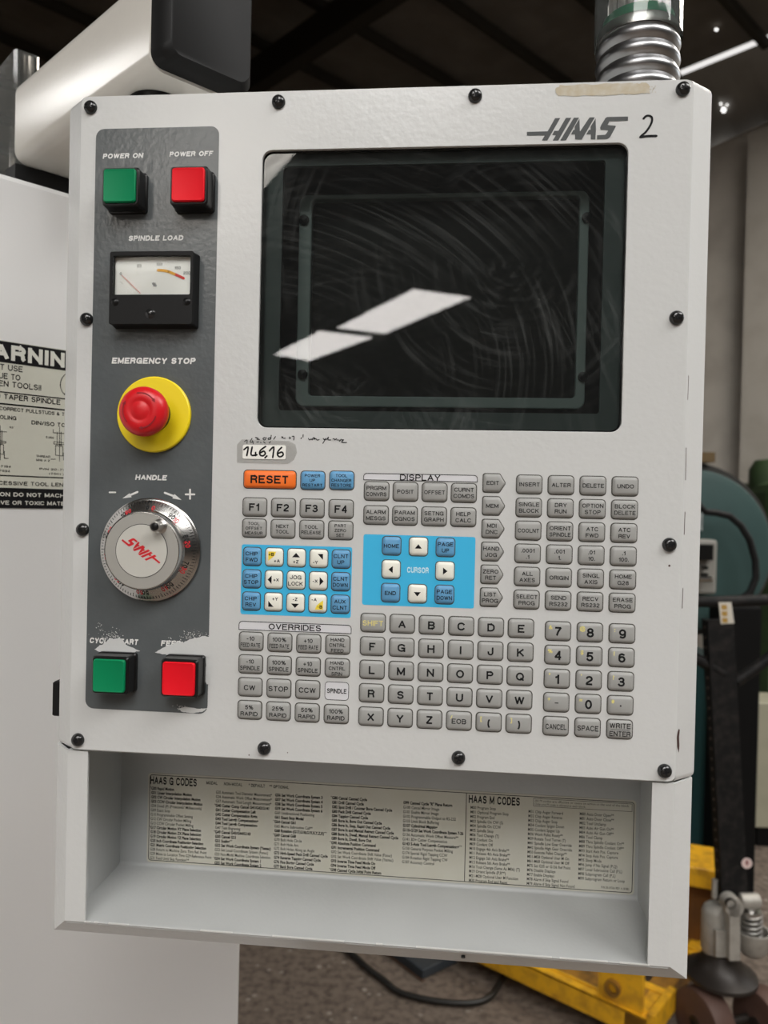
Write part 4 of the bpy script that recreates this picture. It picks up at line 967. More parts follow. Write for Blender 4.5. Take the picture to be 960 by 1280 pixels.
for x, xo in ((xl, xl - CH), (xr, xr + CH)):               # mitred corner triangles
    tr.add([Vector((x, YF, zb0)), Vector((xo, YF + .0135, zb0)), Vector((xo, YF + .0135, zb0 - CH)), Vector((xo, DEP, zb0)), Vector((xo, DEP, zb0 - CH))], [(0, 1, 2), (1, 3, 4, 2)])
build(tr, 'tray_shell', PAINT, pen)
ti = MB(); x0i, x1i = xl + .001, xr - .001; r = .003; zfl = zb0 - .0003
prof = [(YF + .001, zfl)] + [(YBK - r + r * sin(t), zfl + r - r * cos(t)) for t in (0, .4, .8, 1.2, pi / 2)] + [(YBK, zt0), (YBK + .002, zt0), (YBK + .002, zfl - .002), (YF + .001, zfl - .0015)]
ti.loft([[Vector((x, y, z)) for y, z in prof] for x in (x0i, x1i)])
ti.box((x0i - .0015, YF + .0025, zfl), (x0i, YBK, zt0)); ti.box((x1i, YF + .0025, zfl), (x1i + .0015, YBK, zt0))
build(ti, 'tray_liner', PAINT_TRAY_SHADE, pen, smooth=30)
build(MB().box((x0i, .003, zt0 - .0005), (x1i, DEP, zt0 + .0005)), 'tray_roof', PAINT_TRAY_SHADE, pen)
# bright rubbed front edge of the tray floor
RUB = mat('bare bright edge', (.75, .75, .73), .4, .3)
for a, b_ in ((105, 112), (117, 122), (135, 160), (250, 290), (340, 430), (470, 478), (520, 690), (700, 760), (775, 812)):
    za = zb0 + .0003; xa, xb = P(a, 1150 + (a - 105) * .08).x, P(b_, 1150 + (b_ - 105) * .08).x
    build(MB().box((xa, YF - .0003, za - .0004), (xb, YF + .001, za + .0003)), 'rubbed_edge', RUB, pen)
build(MB().lathe(P(579, 1195, .006) + Vector((0, 0, 0)), Vector((0, -1, -1)), [(.0014, -.002), (.0014, .0012)], 12), 'rivet', BLACKP, pen)
a, b_ = P(70.5, 850, .03), P(70.5, 893, .03)
build(MB().box((a.x, .025, b_.z), (-CH - .0003, .05, a.z), .001), 'side_latch', BLACKM, pen)

# ---- code list sticker on the back of the tray
yb = YBK - .0005
q = rect_of(((185.5, 965.5), (795, 1001), (792.8, 1120), (183, 1076)), yb)
st = build(MB().loft([at_y(rr((q[0] + q[1]) / 2, (q[2] + q[3]) / 2, q[1] - q[0], q[3] - q[2], .0025, 3), y) for y in (YBK - .0001, yb)]), 'code_sticker', STICK, pen, label='cream printed sticker listing G codes and M codes')
SWd, SHt = q[1] - q[0], q[3] - q[2]; yi = yb - .0001
def SXY(px, py): c_ = P(px, py, yi); return c_.x, c_.z
bk, ft = MB(), MB()
ins = .0016; rp = rr((q[0] + q[1]) / 2, (q[2] + q[3]) / 2, SWd - 2 * ins, SHt - 2 * ins, .002, 3)
for a, b_ in zip(rp, rp[1:] + rp[:1]): ribbon(bk, [a, b_], .0005, FACE(yi))
dx = SXY(582, 1040)[0]; ribbon(bk, [(dx, q[2] + ins), (dx, q[3] - ins)], .0005, FACE(yi))
x, z = SXY(188, 975.5); text(bk, 'HAAS G CODES', x, q[3] - .0060, .0064, 'L', w=SXY(246, 975)[0] - x, t=.2, xf=FACE(yi))
x, z = SXY(586, 997); text(bk, 'HAAS M CODES', x, q[3] - .0062, .0064, 'L', w=SXY(650, 997)[0] - x, t=.2, xf=FACE(yi))
zz0 = q[3] - .0055
for t, px, wpx, mb in (('MODAL', 258, 14, bk), ('NON-MODAL', 280, 23, ft), ('* DEFAULT', 311, 20, bk), ('** OPTIONAL', 337, 24, bk)):
    x = SXY(px, 980)[0]; text(mb, t, x, zz0, .0026, 'L', w=wpx * (SXY(301, 980)[0] - SXY(300, 980)[0]), bold=.02, xf=FACE(yi))
G = {1: """*G00 Rapid Motion
G01 Linear Interpolation Motion
G02 CW Circular Interpolation Motion
G03 CCW Circular Interpolation Motion
~G04 Dwell (P) (P=seconds".Milliseconds)
~G09 Exact Stop
~G10 Programmable Offset Setting
~G12 CW Circular Pocket Milling
~G13 CCW Circular Pocket Milling
*G17 Circular Motion XY Plane Selection
G18 Circular Motion ZX Plane Selection
G19 Circular Motion YZ Plane Selection
G20 Inch Coordinate Positioning Selection
G21 Metric Coordinate Positioning Selection
~G28 Return to Machine Zero Thru Ref. Point
~G29 Move to Location Thru G29 Reference Point
~G31 Feed Until Skip Function**""", 2: """~G35 Automatic Tool Diameter Measurement*
~G36 Automatic Work Offset Measurement*
~G37 Automatic Tool Length Measurement*
*G40 Cutter Comp Cancel G41/G42/G141
G41 Cutter Compensation Left
G42 Cutter Compensation Right
G43 Tool Length Compensation+
G44 Tool Length Compensation-
~G47 Text Engraving
*G49 Cancel G43/G44/G143
G50 Cancel G51
G51 Scaling**
G52 Set Work Coordinate System (Yasnac)
~G52 Set Local Coordinate System (Fanuc)
~G53 Non-Modal Machine Coordinate Selection
*G54 Set Work Coordinate System 1
G55 Set Work Coordinate System 2""", 3: """G56 Set Work Coordinate System 3
G57 Set Work Coordinate System 4
G58 Set Work Coordinate System 5
G59 Set Work Coordinate System 6
~G60 Unidirectional Positioning
G61 Exact Stop Modal
*G64 Cancel G61
~G65 Macro Subroutine Call**
G68 Rotation (G17,G18,G19,X,Y,Z,R)**
*G69 Cancel G68
~G70 Bolt Hole Circle
~G71 Bolt Hole Arc
~G72 Bolt Holes Along an Angle
G73 High-Speed Peck Drill Canned Cycle
G74 Reverse Tapping Canned Cycle
G76 Fine Boring Canned Cycle
G77 Back Bore Canned Cycle""", 4: """*G80 Cancel Canned Cycle
G81 Drill Canned Cycle
G82 Spot Drill / Counter Bore Canned Cycle
G83 Peck Drill Canned Cycle
G84 Tapping Canned Cycle
G85 Bore In, Bore Out Canned Cycle
G86 Bore In, Stop, Rapid Out Canned Cycle
G87 Bore In and Manual Retract Canned Cycle
G88 Bore In, Dwell, Manual Retract Canned Cycle
G89 Bore In, Dwell, Bore Out
*G90 Absolute Position Command
G91 Incremental Position Command
~G92 Set Work Coordinate Shift Value (Fanuc)
~G92 Set Work Coordinate Shift Value (Yasnac)
G93 Inverse Time Feed Mode On
G94 Inverse Time Feed Mode Off
*G98 Canned Cycle Initial Point Return""", 5: """G99 Canned Cycle "R" Plane Return
~G100 Cancel Mirror Image
~G101 Enable Mirror Image
~G102 Programmable Output to RS-232
~G103 Limit Block Buffering
G107 Cylindrical Mapping
G110-G129 Set Work Coordinate System 7-26
~G136 Automatic Work Offset Measure**
~G141 3D+ Cutter Compensation
G143 5-Axis Tool Length Compensation+**
~G150 General Purpose Pocket Milling
~G174 Special Rigid Tapping CCW
~G184 Rotation Rigid Tapping CW
~G187 Accuracy Control""", 6: """M00 Program Stop
M01 Optional Program Stop
M02 Program End
M03 Spindle On CW (S)
M04 Spindle On CCW
M05 Spindle Stop
M06 Tool Change (T)
M08 Coolant On
M09 Coolant Off
M10 Engage 4th Axis Brake**
M11 Release 4th Axis Brake**
M12 Engage 5th Axis Brake**
M13 Release 5th Axis Brake**
M16 Tool Change (Same As M06) (T)
M19 Orient Spindle (P,R**)
M21-M28 Optional User M Function
M30 Program End and Reset""", 7: """M31 Chip Auger Forward
M32 Chip Auger Reverse
M33 Chip Auger Stop
M34 Coolant Spigot Down
M35 Coolant Spigot Up
M36 Work Pallet Ready**
M39 Rotate Tool Turret (T)
M41 Spindle Low Gear Override
M42 Spindle High Gear Override
M50 Execute Pallet Change**
M51-M58 Optional User M On
M61-M68 Optional User M Off
M75 Set G35 or G136 Ref Point
M76 Disable Displays
M77 Enable Displays
M78 Alarm if Skip Signal Found
M79 Alarm if Skip Signal Not Found""", 8: """M80 Auto Door Open**
M81 Auto Door Close**
M82 Tool Unclamp
M83 Auto Air Gun On**
M84 Auto Air Gun Off**
M86 Tool Clamp
M88 Thru Spindle Coolant On**
M89 Thru Spindle Coolant Off**
M93 Start Axis Pos. Capture
M94 Stop Axis Pos. Capture
M95 Sleep Mode
M96 Jump if No Signal (P,Q)
M97 Local Subroutine Call (P,L)
M98 Subprogram Call (P,L)
M99 Subprogram Return or Loop"""}
for k, (tx, ty, bx, by, n, ck) in {1: ((188, 984.5), (188, 1070), 0, 0, 17, .46), 2: ((270, 988), (268, 1079), 0, 0, 17, .46), 3: ((344, 993), (341.5, 1082.5), 0, 0, 17, .46), 4: ((415, 997), (412, 1087), 0, 0, 17, .46) if 0 else ((415, 997), (412.5, 1086), 0, 0, 17, .46),
                                 5: ((503.5, 1002), (502, 1077), 0, 0, 14, .46), 6: ((588, 1009), (586, 1100), 0, 0, 17, .46), 7: ((660.5, 1013), (658, 1104), 0, 0, 17, .46), 8: ((724.5, 1017), (722.5, 1097), 0, 0, 15, .46)}.items() if 0 else {}.items(): pass
COLS = {1: ((188.5, 985), (188, 1072)), 2: ((270, 990), (268, 1078.3)), 3: ((344.2, 993.5), (341.8, 1082.5)), 4: ((415.5, 997), (413, 1087)), 5: ((503.8, 1003), (502.8, 1077)), 6: ((588, 1009), (586.3, 1100)), 7: ((660.5, 1014), (658.6, 1104)), 8: ((724.5, 1017), (723, 1097.5))}
MW = {k: SXY(e_, 1040)[0] - SXY(a_, 1040)[0] for k, (a_, e_) in {1: (188, 265), 2: (269, 339), 3: (343, 411), 4: (414, 500), 5: (503, 579), 6: (587, 656), 7: (659, 721), 8: (724, 790)}.items()}
for k, (a, b_) in COLS.items():
    ls = G[k].split('\n'); (xa, za), (xb, zb_) = SXY(*a), SXY(*b_); n = len(ls); stp = (za - zb_) / (n - 1); hh = .66 * stp
    for i, t in enumerate(ls):
        mb = bk; 
        if t[0] == '~': mb = ft; t = t[1:]
        x = (xa + xb) / 2; al = t
        if t[0] == '*': x -= .0012
        bd = .035 if (mb is bk and k < 6) else .012
        text(mb if k < 6 else ft, al, x, za - i * stp, hh, 'L', sx=.78, bold=bd, maxw=MW[k], xf=FACE(yi))
qa, qb = SXY(667, 1000), SXY(790, 1015)
for a, b_ in zip(*(lambda p: (p, p[1:] + p[:1]))([(qa[0], q[3] - .0028), (qb[0], q[3] - .0028), (qb[0], q[3] - .0088), (qa[0], q[3] - .0088)])): ribbon(bk, [a, b_], .0003, FACE(yi))
text(ft, 'All M codes are effective or cause an action at the end of the block.', qa[0] + .001, q[3] - .0045, .0019, 'L', w=(qb[0] - qa[0]) * .96, xf=FACE(yi))
text(ft, 'Only one M code is allowed in each block.', qa[0] + .001, q[3] - .0071, .0019, 'L', w=(qb[0] - qa[0]) * .52, xf=FACE(yi))
x, z = SXY(786, 1111); text(ft, 'P/N 29-0170A REV A (9/99)', q[1] - .004, q[2] + .0045, .0018, 'R', w=.021, xf=FACE(yi))
build(bk, 'bold_print', BLACKINK, st); build(ft, 'fine_print', FADEDINK, st)

# ------------------------------------------------------------------ swing arm over the pendant
zA = CAM.z + .326
nA = F(186, 84, zA); fA = F(18, 203, zA); w_ = (fA - nA); LA = w_.length; w_.normalize(); s_ = Vector((w_.y, -w_.x, 0)) * -1
if s_.x < 0: s_ = -s_
capd = F(265, 117, zA) - nA; capd.z = 0; capd.normalize(); s_ = capd
hA = .079
wA = .05
def px_of(p):
    q_ = W2C @ (Vector(p) - CAM); return 480 + FPX * q_.x / q_.z
while px_of(nA - w_ * .016 + s_ * wA) < 318 and wA < .4: wA += .001
arm = root('swing_arm', nA + w_ * LA / 2 + s_ * wA / 2, 'off white box section support arm with a black end cap above the control panel', 'support arm')
def AR(a, b_, z): return nA + w_ * a + s_ * b_ + zz * z
def asec(a, k): 
    r = .012; o = []
    for (b_, z) in rr(wA / 2, hA / 2, wA - 2 * k, hA - 2 * k, max(.001, r - k), 5): o.append(AR(a, b_, z))
    return o
build(MB().loft([asec(-.0, .0), asec(LA, 0), asec(LA + .004, .004)]), 'arm_beam', BEIGE, arm, smooth=40)
def csec(a, k): return [AR(a, b_, z) for b_, z in rr(wA / 2, .08 + .001, wA - 2 * k - .002, .16 - 2 * k - .002, .010, 5)]
build(MB().loft([csec(-.0005, 0), csec(-.012, .001), csec(-.018, .006)]), 'end_cap', BLACKM, arm, smooth=40)
zT = T + .0008
sc0 = P(198, 112, .094)
build(MB().lathe((sc0.x, .094, zT), (0, 0, 1), [(.024, 0), (.024, .006), (.020, .007), (.020, zA - zT - .012), (.0235, zA - zT - .010), (.0235, zA - zT - .0005)], 40), 'swivel', BLACKP, arm, smooth=35)
build(MB().obox(AR(LA + .01, wA * .5, -(zA - ZE) / 2), w_, s_, zz, .012, wA * .5, (zA - ZE) / 2 - .001) , 'arm_mount', BLACKM, arm)
# clear plastic guard behind the arm's far end
CL = clear('clear plastic sheet', (.95, .93, .90), 1.45, .06, haze=.05)
dg = .82
gp = [U(-60, 150, dg - .04), U(-20, 108, dg - .02), U(14, 66, dg), U(17, 62, dg), U(22, 61, dg + .003), U(46, 70, dg + .10)]
gb = [Vector((p.x, p.y, ZE + .012)) for p in gp]
def thick(a, b_, th=.0025): return [list(a), list(b_)]
cg = MB(); offs = [Vector((.0, -.0025, 0))] * len(gp)
zt_ = [p.z for p in gp]
cg.loft([gp + [p + Vector((.001, .003, 0)) for p in reversed(gp)], gb + [p + Vector((.001, .003, 0)) for p in reversed(gb)]])
build(cg, 'plastic_guard', CL, smooth=40, label='bent clear plastic guard standing on the machine enclosure at the upper left corner', cat='guard')

# ------------------------------------------------------------------ beacon on corrugated conduit
bc = U(796, 70, .0); bcx = P(796, 100, .062).x
bo = Vector((bcx, .062, zT))
bea = root('warning_beacon', bo, 'clear warning beacon with green ring on a corrugated steel conduit above the control panel', 'beacon light')
sB = (P(801, 60, .062).x - P(791, 60, .062).x) / 10
Rm = 52.5 * sB; prof = []; pit = 19.7 * sB; z = 0
ztop = U(796, 62, .59).z - zT
nb = 4
h0 = .045 - nb * pit
prof = [(Rm * .93, 0), (Rm * .93, .001)]
zc = P(796, 24, .062 - Rm).z - zT
z = 0
prof = []
for k in range(6):
    for t, rr_ in ((0, .93), (.06, .905), (.16, .93), (.3, .975), (.5, 1.0), (.7, .985), (.86, .95), (.96, .935)):
        zz_ = zc - 6 * pit + (k + t) * pit
        if zz_ >= 0: prof.append((Rm * rr_, zz_))
prof = [(prof[0][0], 0)] + prof + [(Rm * .93, zc)]
build(MB().lathe(bo, zz, prof, 64), 'corrugated_conduit', STEELR, bea, smooth=60)
build(MB().lathe(bo, zz, [(Rm * .96, zc + .0002), (Rm * .97, zc + .006), (Rm * .95, zc + .0075)], 64), 'base_ring', STEEL, bea, smooth=40)
build(MB().lathe(bo, zz, [(Rm * .82, zc + .0078), (Rm * .84, zc + .016), (Rm * .80, zc + .0165)], 48), 'green_ring', mat('green beacon plastic', (.0, .22, .10), .3), bea, smooth=40)
for a in range(0, 360, 60):
    c_ = bo + Vector((Rm * .62 * cos(rad(a)), Rm * .62 * sin(rad(a)), zc + .03)); build(MB().lathe(c_, zz, [(.003, -.012), (.003, .03)], 10), 'post', STEEL, bea)
build(MB().lathe(bo, zz, [(Rm * .3, zc + .017), (Rm * .32, zc + .05), (Rm * .2, zc + .055)], 20), 'lamp', mat('frosted lamp', (.7, .72, .7), .3), bea, smooth=40)
build(MB().lathe(bo, zz, [(Rm * .975, zc + .0002), (Rm * 1.035, zc + .0004), (Rm * 1.035, zc + .05), (Rm * .95, zc + .072), (Rm * .2, zc + .08)], 56, False), 'clear_lens', clear('clear beacon dome', (.93, .94, .93), 1.5, .05, haze=.06), bea, smooth=40)

# ------------------------------------------------------------------ pallet truck
YP = mat('worn yellow paint', (.80, .42, .015), .45, 0, .5, bump=.3, bscale=80, vary=.55, vscale=28, vcol=(.22, .09, .02))
YPD = mat('rubbed oily yellow paint', (.34, .16, .02), .5, 0, .4, vary=.8, vscale=20, vcol=(.06, .035, .015))
CAST = mat('aluminium casting', (.42, .40, .36), .5, .35, .5, vary=.4, vscale=40, vcol=(.2, .18, .15))
DKS = mat('greasy dark steel', (.028, .022, .018), .45, .3, .5, vary=.4, vscale=30)
WHL = mat('worn brown roller', (.10, .055, .042), .6, 0, .4, vary=.5, vscale=18, vcol=(.07, .035, .025))
BLKF = mat('scuffed black paint', (.008, .008, .008), .6, 0, .2, vary=.3, vscale=50, vcol=(.06, .05, .045))
fn, ff = F(745, 1273, .055), F(600, 1204, .055)
fw = (ff - fn); fw.z = 0; fw.normalize(); fb = Vector((-fw.y, fw.x, 0))
if fb.y < 0: fb = -fb
jk = root('pallet_truck', fn + fb * .27, 'worn yellow hand pallet truck with black handle, standing right of the control panel', 'pallet truck')
jk.location.z = 0; ORG[jk.name] = Vector(jk.location)
J0 = Vector((fn.x, fn.y, 0))
def J(a, b_, z): return J0 + fw * a + fb * b_ + zz * z
for off in (0, .38):
    c_ = MB(); 
    c_.obox(J(.42, off + .08, .112), fw, fb, zz, .56, .08, .004)
    c_.obox(J(.42, off + .004, .085), fw, fb, zz, .56, .004, .03); c_.obox(J(.42, off + .156, .085), fw, fb, zz, .56, .004, .03)
    c_.obox(J(.42, off + .03, .1175), fw, fb, zz, .56, .004, .0015); c_.obox(J(.42, off + .13, .1175), fw, fb, zz, .56, .004, .0015)
    f = build(c_, 'fork', YP, jk)
    build(MB().obox(J(.40, off + .08, .1165), fw, fb, zz, .5, .045, .0005), 'worn_top', YPD, f)
    build(MB().lathe(J(.86, off + .04, .04), fb, [(.02, -.01), (.04, -.01), (.04, .09), (.02, .09)], 24), 'load_roller', WHL, jk, smooth=40)
# raised bracket with a pivot tube at the heel of the near fork
qb0, qb1 = J(-.02, .06, 0), J(.12, .06, 0)
bc_ = U(776, 1246, 2.075)
br = build(MB().obox(bc_, fw, fb, zz, .062, .006, .085), 'pivot_bracket', YP, jk)
build(MB().lathe(bc_ + fw * .018 + zz * .022 - fb * .006, -fb, [(.014, 0), (.022, 0), (.022, .014), (.014, .014), (.014, -.004)], 24, False), 'pivot_tube', YPD, br, smooth=40)
build(MB().obox(J(-.15, .08, .10), fw, fb, zz, .01, .08, .03), 'heel_plate', YP, jk)
build(MB().obox(J(-.11, .27, .085), fw, fb, zz, .03, .27, .025), 'cross_member', YPD, jk)
# mast
pc = F(893, 1215, .21)
ca = (pc - J0).dot(fw); cb = (pc - J0).dot(fb)
d1 = 2.35
y0_, y1_ = U(905, 1112, d1), U(905, 1082, d1); yl_ = U(800, 1100, d1)
mt = MB(); m0, m1 = U(812, 1090, d1 + .05), U(904, 1108, d1 - .02)
ms = (m1 - m0); ms.z = 0; ml = ms.length; ms.normalize(); mn = Vector((-ms.y, ms.x, 0))
mc = (m0 + m1) / 2
zt1, zt2 = U(880, 1111, d1).z, U(880, 1086, d1).z
build(MB().obox(Vector((mc.x, mc.y, (zt1 + zt2) / 2)) + mn * .09, ms, mn, zz, ml / 2, .09, (zt2 - zt1) / 2), 'mast_head', YP, jk, bevel=.004)
build(MB().obox(Vector((mc.x, mc.y, (zt1 + .06) / 2)) + mn * .09, ms, mn, zz, ml / 2 * .85, .05, (zt1 - .06) / 2 - .001), 'mast_box', mat('shade brown mast plate', (.16, .065, .015), .6, 0, .3, vary=.6, vscale=12, vcol=(.05, .025, .012)), jk)  # brown tone paints in the shade on the yellow mast
# pump, spring, turntable and steer wheels
dp = 2.1
def D(px, py, d=dp): return U(px, py, d)
sd = dp / FPX
pmp = build(MB().lathe(D(893, 1190), zz, [(.030 * 1, 0), (.036, .01), (.036, .11), (.030, .125), (.018, .135)], 28), 'pump_casting', CAST, jk, smooth=40)
mb = MB(); mb.obox(D(914, 1160, dp - .05), RT, FW, -DN, .014, .022, .075); mb.lathe(D(914, 1130, dp - .05), FW, [(.024, -.022), (.024, .022)], 24); mb.lathe(D(893, 1122), zz, [(.008, 0), (.008, .05)], 12)
mb.obox(D(905, 1175, dp - .03), RT, FW, -DN, .03, .02, .035)
build(mb, 'casting_ear', CAST, pmp, smooth=40)
build(MB().lathe(D(914, 1130, dp - .075), FW, [(.011, -.0), (.013, 0), (.013, .01)], 20, False), 'ear_bore', DKS, pmp)
cup = build(MB().lathe(D(940, 1192, dp - .02), zz, [(.026, 0), (.040, .015), (.046, .065), (.040, .065), (.036, .03), (.02, .028)], 32), 'spring_cup', CAST, jk, smooth=40)
hel = [D(938, 1172, dp - .02) + Vector((.026 * cos(t), .026 * sin(t), .0021 * t)) for t in [k * .35 for k in range(100)]]
build(MB().tube(hel, .0045, 8), 'coil_spring', mat('spring steel', (.35, .34, .32), .3, .8), jk, smooth=60)
build(MB().lathe(D(938, 1142, dp - .02), zz, [(.028, 0), (.028, .010), (.014, .012), (.014, .04), (.008, .045)], 24), 'plunger', STEEL, jk, smooth=40)
build(MB().lathe(D(936, 1126, dp - .02) - RT * .025, RT, [(.016, 0), (.020, .003), (.020, .05), (.016, .053)], 24), 'pump_roller', CAST, jk, smooth=40)
build(MB().lathe(D(900, 1222), zz, [(.075, 0), (.095, .006), (.095, .016), (.07, .03), (.05, .055), (.045, .075)], 40), 'turntable', DKS, jk, smooth=40)
wx = (RT * .94 + FW * .34); wx.z = 0; wx.normalize()
for px, off in ((880, 0), (955, .0)):
    o_ = D(px, 1265, 2.06); rw = min(.1, o_.z - .001) if 0 else .085; o_ = Vector((o_.x, o_.y, rw + .001))
    wh_ = build(MB().lathe(o_ - wx * .03, wx, [(.03, 0), (.05, .004), (.066, 0), (rw * .97, .003), (rw, .008), (rw, .058), (rw * .97, .063), (.066, .066), (.03, .064)], 40), 'steer_wheel', WHL, jk, smooth=35)
    build(MB().lathe(o_ - wx * .034, wx, [(.010, 0), (.018, .002), (.018, .01)], 18), 'axle', DKS, wh_)
build(MB().lathe(D(880, 1250, 2.06) * 0 + Vector((D(917, 1265, 2.06).x, D(917, 1265, 2.06).y, .086)) - wx * .10, wx, [(.012, 0), (.012, .2)], 14), 'wheel_axle', DKS, jk)
# handle
hb, ht = D(917, 1118, dp), D(898, 752, dp)
up = (ht - hb); hl = up.length; up.normalize(); hx = RT - up * RT.dot(up); hx.normalize(); hy = up.cross(hx)
hm = MB()
hm.obox(hb + up * hl * .47, hx, hy, up, .034, .012, hl * .47)
hm.obox(hb + up * hl * .47 - hx * .036, hx, hy, up, .004, .020, hl * .47)
build(hm, 'handle_shaft', BLKF, jk)
loop = [D(905, 842), D(868, 822), D(832, 812), D(818, 790), D(822, 758), D(850, 752), D(900, 752), D(960, 750), D(1000, 752), D(1012, 775), D(985, 805), D(940, 838), D(920, 852)]
build(MB().tube(loop, .0155, 10), 'handle_loop', BLKF, jk, smooth=60)
hg = MB()
for k in range(26):
    t = .05 + .9 * k / 26; p = hb + up * hl * t - hx * .040 - hy * .0; hg.lathe(p, -hx, [(.0035, 0), (.004, .001), (.002, .002)], 8)
build(hg, 'rivets', mat('worn rivet', (.16, .12, .1), .5, .4), jk)
lc_ = [D(898, 753, dp - .014), D(914, 752.5, dp - .014), D(917.5, 779, dp - .014), D(901, 780, dp - .014)]
stk = build(MB().loft([lc_, [p - FW * .001 for p in lc_]]), 'handle_sticker', mat('off white sticker', (.62, .58, .50), .5), jk, label='small cream sticker with three ochre pictograms')
pg = MB()
for k in range(3):
    y = 756 + 8.2 * k; pg.add([D(*p, dp - .0155) for p in ((901.5 + k * .5, y), (908.5 + k * .5, y), (908.8 + k * .5, y + 6), (902 + k * .5, y + 6))], [(0, 1, 2, 3)])
build(pg, 'pictograms', mat('ochre print', (.42, .25, .05), .6), stk)
c_ = D(933.5, 1079, dp - .016)
dsk = build(MB().lathe(c_, -FW, [(.0145, 0), (.0145, .001)], 28), 'round_sticker', mat('pinkish sticker', (.70, .55, .52), .5), jk)
build(MB().add([c_ - FW * .0015 + RT * a * .001 - DN * b_ * .001 for a, b_ in ((-2, 8), (3, 9), (1, 2), (5, 2), (-2, -9), (-1, -1), (-5, -1))], [(0, 1, 2, 3, 4, 5, 6)]), 'red_mark', mat('dark red mark', (.20, .01, .015), .5), dsk)

# ------------------------------------------------------------------ teal machine beyond
TEAL = mat('teal machine enamel', (.028, .085, .088), .4, 0, .5, bump=.1, bscale=60, vary=.35, vscale=4, vcol=(.04, .12, .12))
TEALL = mat('pale teal enamel', (.042, .085, .082), .5, 0, .4, vary=.3, vscale=6)
dt = 3.15
gc = U(856, 686, dt)
base = Vector((gc.x, gc.y + .15, 0))
tm = root('teal_press', base, 'dark teal press with large round guard, seen past the control panel', 'machine')
gr_ = 98 * dt / FPX; fx = RT.copy(); fx.z = 0; fx.normalize(); fy = Vector((-fx.y, fx.x, 0))
build(MB().lathe(gc, -fy, [(gr_, -.10), (gr_ * 1.0, .07), (gr_ * .985, .078), (gr_ * .90, .085), (gr_ * .1, .09)], 72), 'flywheel_guard', TEALL, tm, smooth=35)
build(MB().lathe(gc, -fy, [(gr_ * 1.0, -.12), (gr_ * 1.10, -.12), (gr_ * 1.10, .02), (gr_ * 1.0, .02)], 72, False), 'guard_rim', mat('dark grime rim', (.035, .033, .03), .7), tm, smooth=35)
cb0 = U(905, 1000, dt - .0); cl0 = U(640, 1000, dt)
cbx = U(902, 900, dt)
ccx = cbx - fx * .42
build(MB().obox(Vector((ccx.x, ccx.y, .43)) + fy * .16, fx, fy, zz, .42, .28, .43), 'machine_base', TEAL, tm, bevel=.02)
build(MB().obox(Vector((ccx.x, ccx.y, 1.18)) + fy * .22 - fx * .08, fx, fy, zz, .34, .2, .32), 'machine_column', TEAL, tm, bevel=.02)
pq = [U(*p, dt - .16) for p in ((820, 674), (896, 674), (895, 742), (820, 742))]
sw = build(MB().obox(sum(pq, Vector()) / 4 + fy * .03, fx, fy, zz, (pq[1] - pq[0]).length / 2, .04, (pq[0] - pq[3]).length / 2), 'switch_box', mat('grey switch plate', (.30, .29, .26), .5), tm, bevel=.012)
for px, py, w, h in ((877, 690, 10, 9), (879, 709, 2, 2), (879, 718, 2, 2)):
    build(MB().obox(U(px, py, dt - .18), fx, fy, zz, w * dt / FPX, .03, h * dt / FPX), 'switch', BLACKP, sw)
build(MB().tube([U(876, 724, dt - .2), U(891, 724, dt - .23)], .011, 10), 'silver_knob', STEEL, sw)
build(MB().obox(U(874, 652, dt - .13), fx, fy, zz, .01, .01, .035), 'white_tag', mat('pale tag', (.4, .45, .45), .5), tm)
cbp = [U(*p, dt - .2) for p in ((868, 622), (876, 634), (882, 640), (895, 641), (912, 645), (926, 657), (937, 675), (944, 700), (945, 722), (938, 740), (925, 750))]
build(MB().tube(cbp, .013, 10), 'cable', BLACKM, tm, smooth=60)
wbk = U(889, 583, dt)
build(MB().obox(Vector((wbk.x, wbk.y, gc.z + gr_ * 1.1 + .02)) - fx * .1, fx, fy, zz, .09, .06, .02), 'wooden_batten', mat('brown board', (.14, .09, .035), .7), label='small brown board lying on top of the teal press guard', cat='board')
# plain black box filling the gap right of the teal base
BK2 = mat('plain black paint', (.005, .005, .005), .7, 0, .15)
w0 = U(906, 900, 2.78); w1 = U(948, 900, 2.78)
xc = (w0 + w1) / 2; hgt = U(930, 758, 2.78).z
build(MB().obox(Vector((xc.x, xc.y + .1, hgt / 2)), fx, fy, zz, (w1 - w0).length / 2, .09, hgt / 2), 'black_box', BK2, bevel=.01, label='narrow black box behind the pallet truck handle', cat='cabinet')
a, b_ = U(948, 880, 3.3), U(948, 1038, 3.3)
cc = root('cream_cabinet', Vector((a.x, a.y, 0)) + fx * .2 + fy * .12, 'cream metal electrical cabinet at the right edge of the photo', 'cabinet')
build(MB().obox(Vector((a.x, a.y, (a.z + b_.z) / 2)) + fx * .2 + fy * .12, fx, fy, zz, .2, .1, (a.z - b_.z) / 2), 'cabinet_body', mat('cream enamel', (.42, .40, .30), .45, 0, .4, vary=.3, vscale=8), cc, bevel=.006)
build(MB().obox(Vector((a.x, a.y, b_.z / 2)) + fx * .2 + fy * .12, fx, fy, zz, .17, .08, b_.z / 2 - .001), 'cabinet_stand', BK2, cc)
g0 = U(972, 650, 3.9)
gm = root('green_machine', Vector((g0.x, g0.y, 0)) + fx * .35 + fy * .3, 'dark green machine tool at the right edge beside the teal press', 'machine')
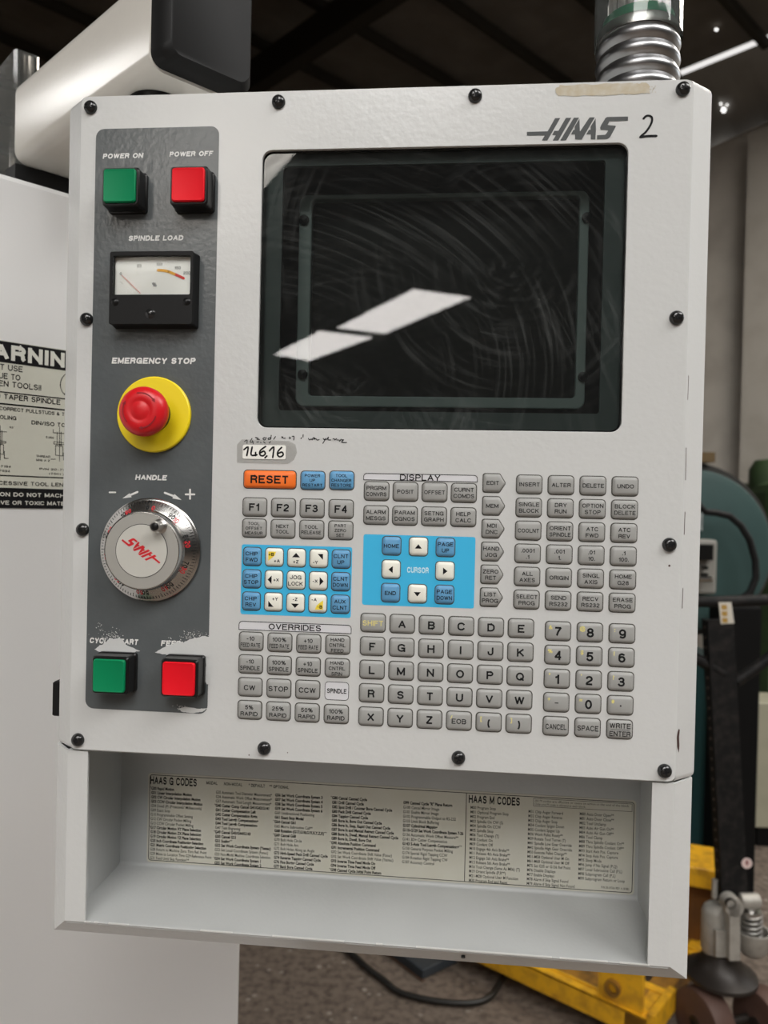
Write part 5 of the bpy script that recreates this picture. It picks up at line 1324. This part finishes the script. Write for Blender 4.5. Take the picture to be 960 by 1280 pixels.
GRN = mat('green machine enamel', (.05, .085, .035), .5, 0, .4, vary=.5, vscale=6, vcol=(.03, .04, .025))
zt3 = U(950, 600, 3.9).z
build(MB().obox(Vector((g0.x, g0.y, zt3 / 2)) + fx * .35 + fy * .3, fx, fy, zz, .36, .25, zt3 / 2), 'machine_body', GRN, gm, bevel=.06)
build(MB().lathe(Vector((g0.x, g0.y, zt3 - .05)) + fx * .12 + fy * .3, zz, [(.12, 0), (.12, .12), (.09, .17), (.02, .18)], 28), 'machine_head', GRN, gm, smooth=40)

# ------------------------------------------------------------------ floor clutter
cpts = [F(*p, .012) for p in ((425, 1178), (440, 1192), (462, 1212), (480, 1225), (495, 1238), (515, 1245), (545, 1251), (575, 1254), (600, 1252), (616, 1243), (626, 1226), (633, 1212), (640, 1180))]
sm = []
for i in range(len(cpts) - 1):
    p0, p1, p2, p3 = (cpts[max(0, min(len(cpts) - 1, j))] for j in (i - 1, i, i + 1, i + 2))
    for t in (0, .33, .66): sm.append(.5 * ((2 * p1) + (p2 - p0) * t + (2 * p0 - 5 * p1 + 4 * p2 - p3) * t * t + (3 * p1 - p0 - 3 * p2 + p3) * t ** 3))
build(MB().tube(sm, .0085, 10), 'power_cable', mat('black rubber cable', (.018, .017, .015), .45), smooth=60, label='black rubber cable curving across the dirty floor below the tray', cat='cable')
o_ = F(528, 1226, .0); a1 = F(478, 1188, .0); b1 = F(570, 1200, 0)
da = (a1 - o_); la = da.length; da.normalize(); db = Vector((-da.y, da.x, 0)); db = db if db.x > 0 else -db
bxr = root('steel_block', o_ + da * .12 + db * .09, 'blue grey steel plate lying on the floor behind the cable', 'metal plate')
build(MB().obox(o_ + da * .16 + db * .075 + zz * .017, da, db, zz, .16, .075, .015), 'block_body', mat('blue grey plate', (.045, .055, .065), .5, .1, vary=.4, vscale=15), bxr, bevel=.004)
build(MB().obox(o_ + da * .16 - db * .0 + zz * .002, da, db, zz, .165, .006, .002), 'skid', mat('rusty skid', (.09, .05, .03), .7), bxr)

for o in S.objects:
    if o.type == 'MESH' and o.data.materials and not o.data.polygons: pass
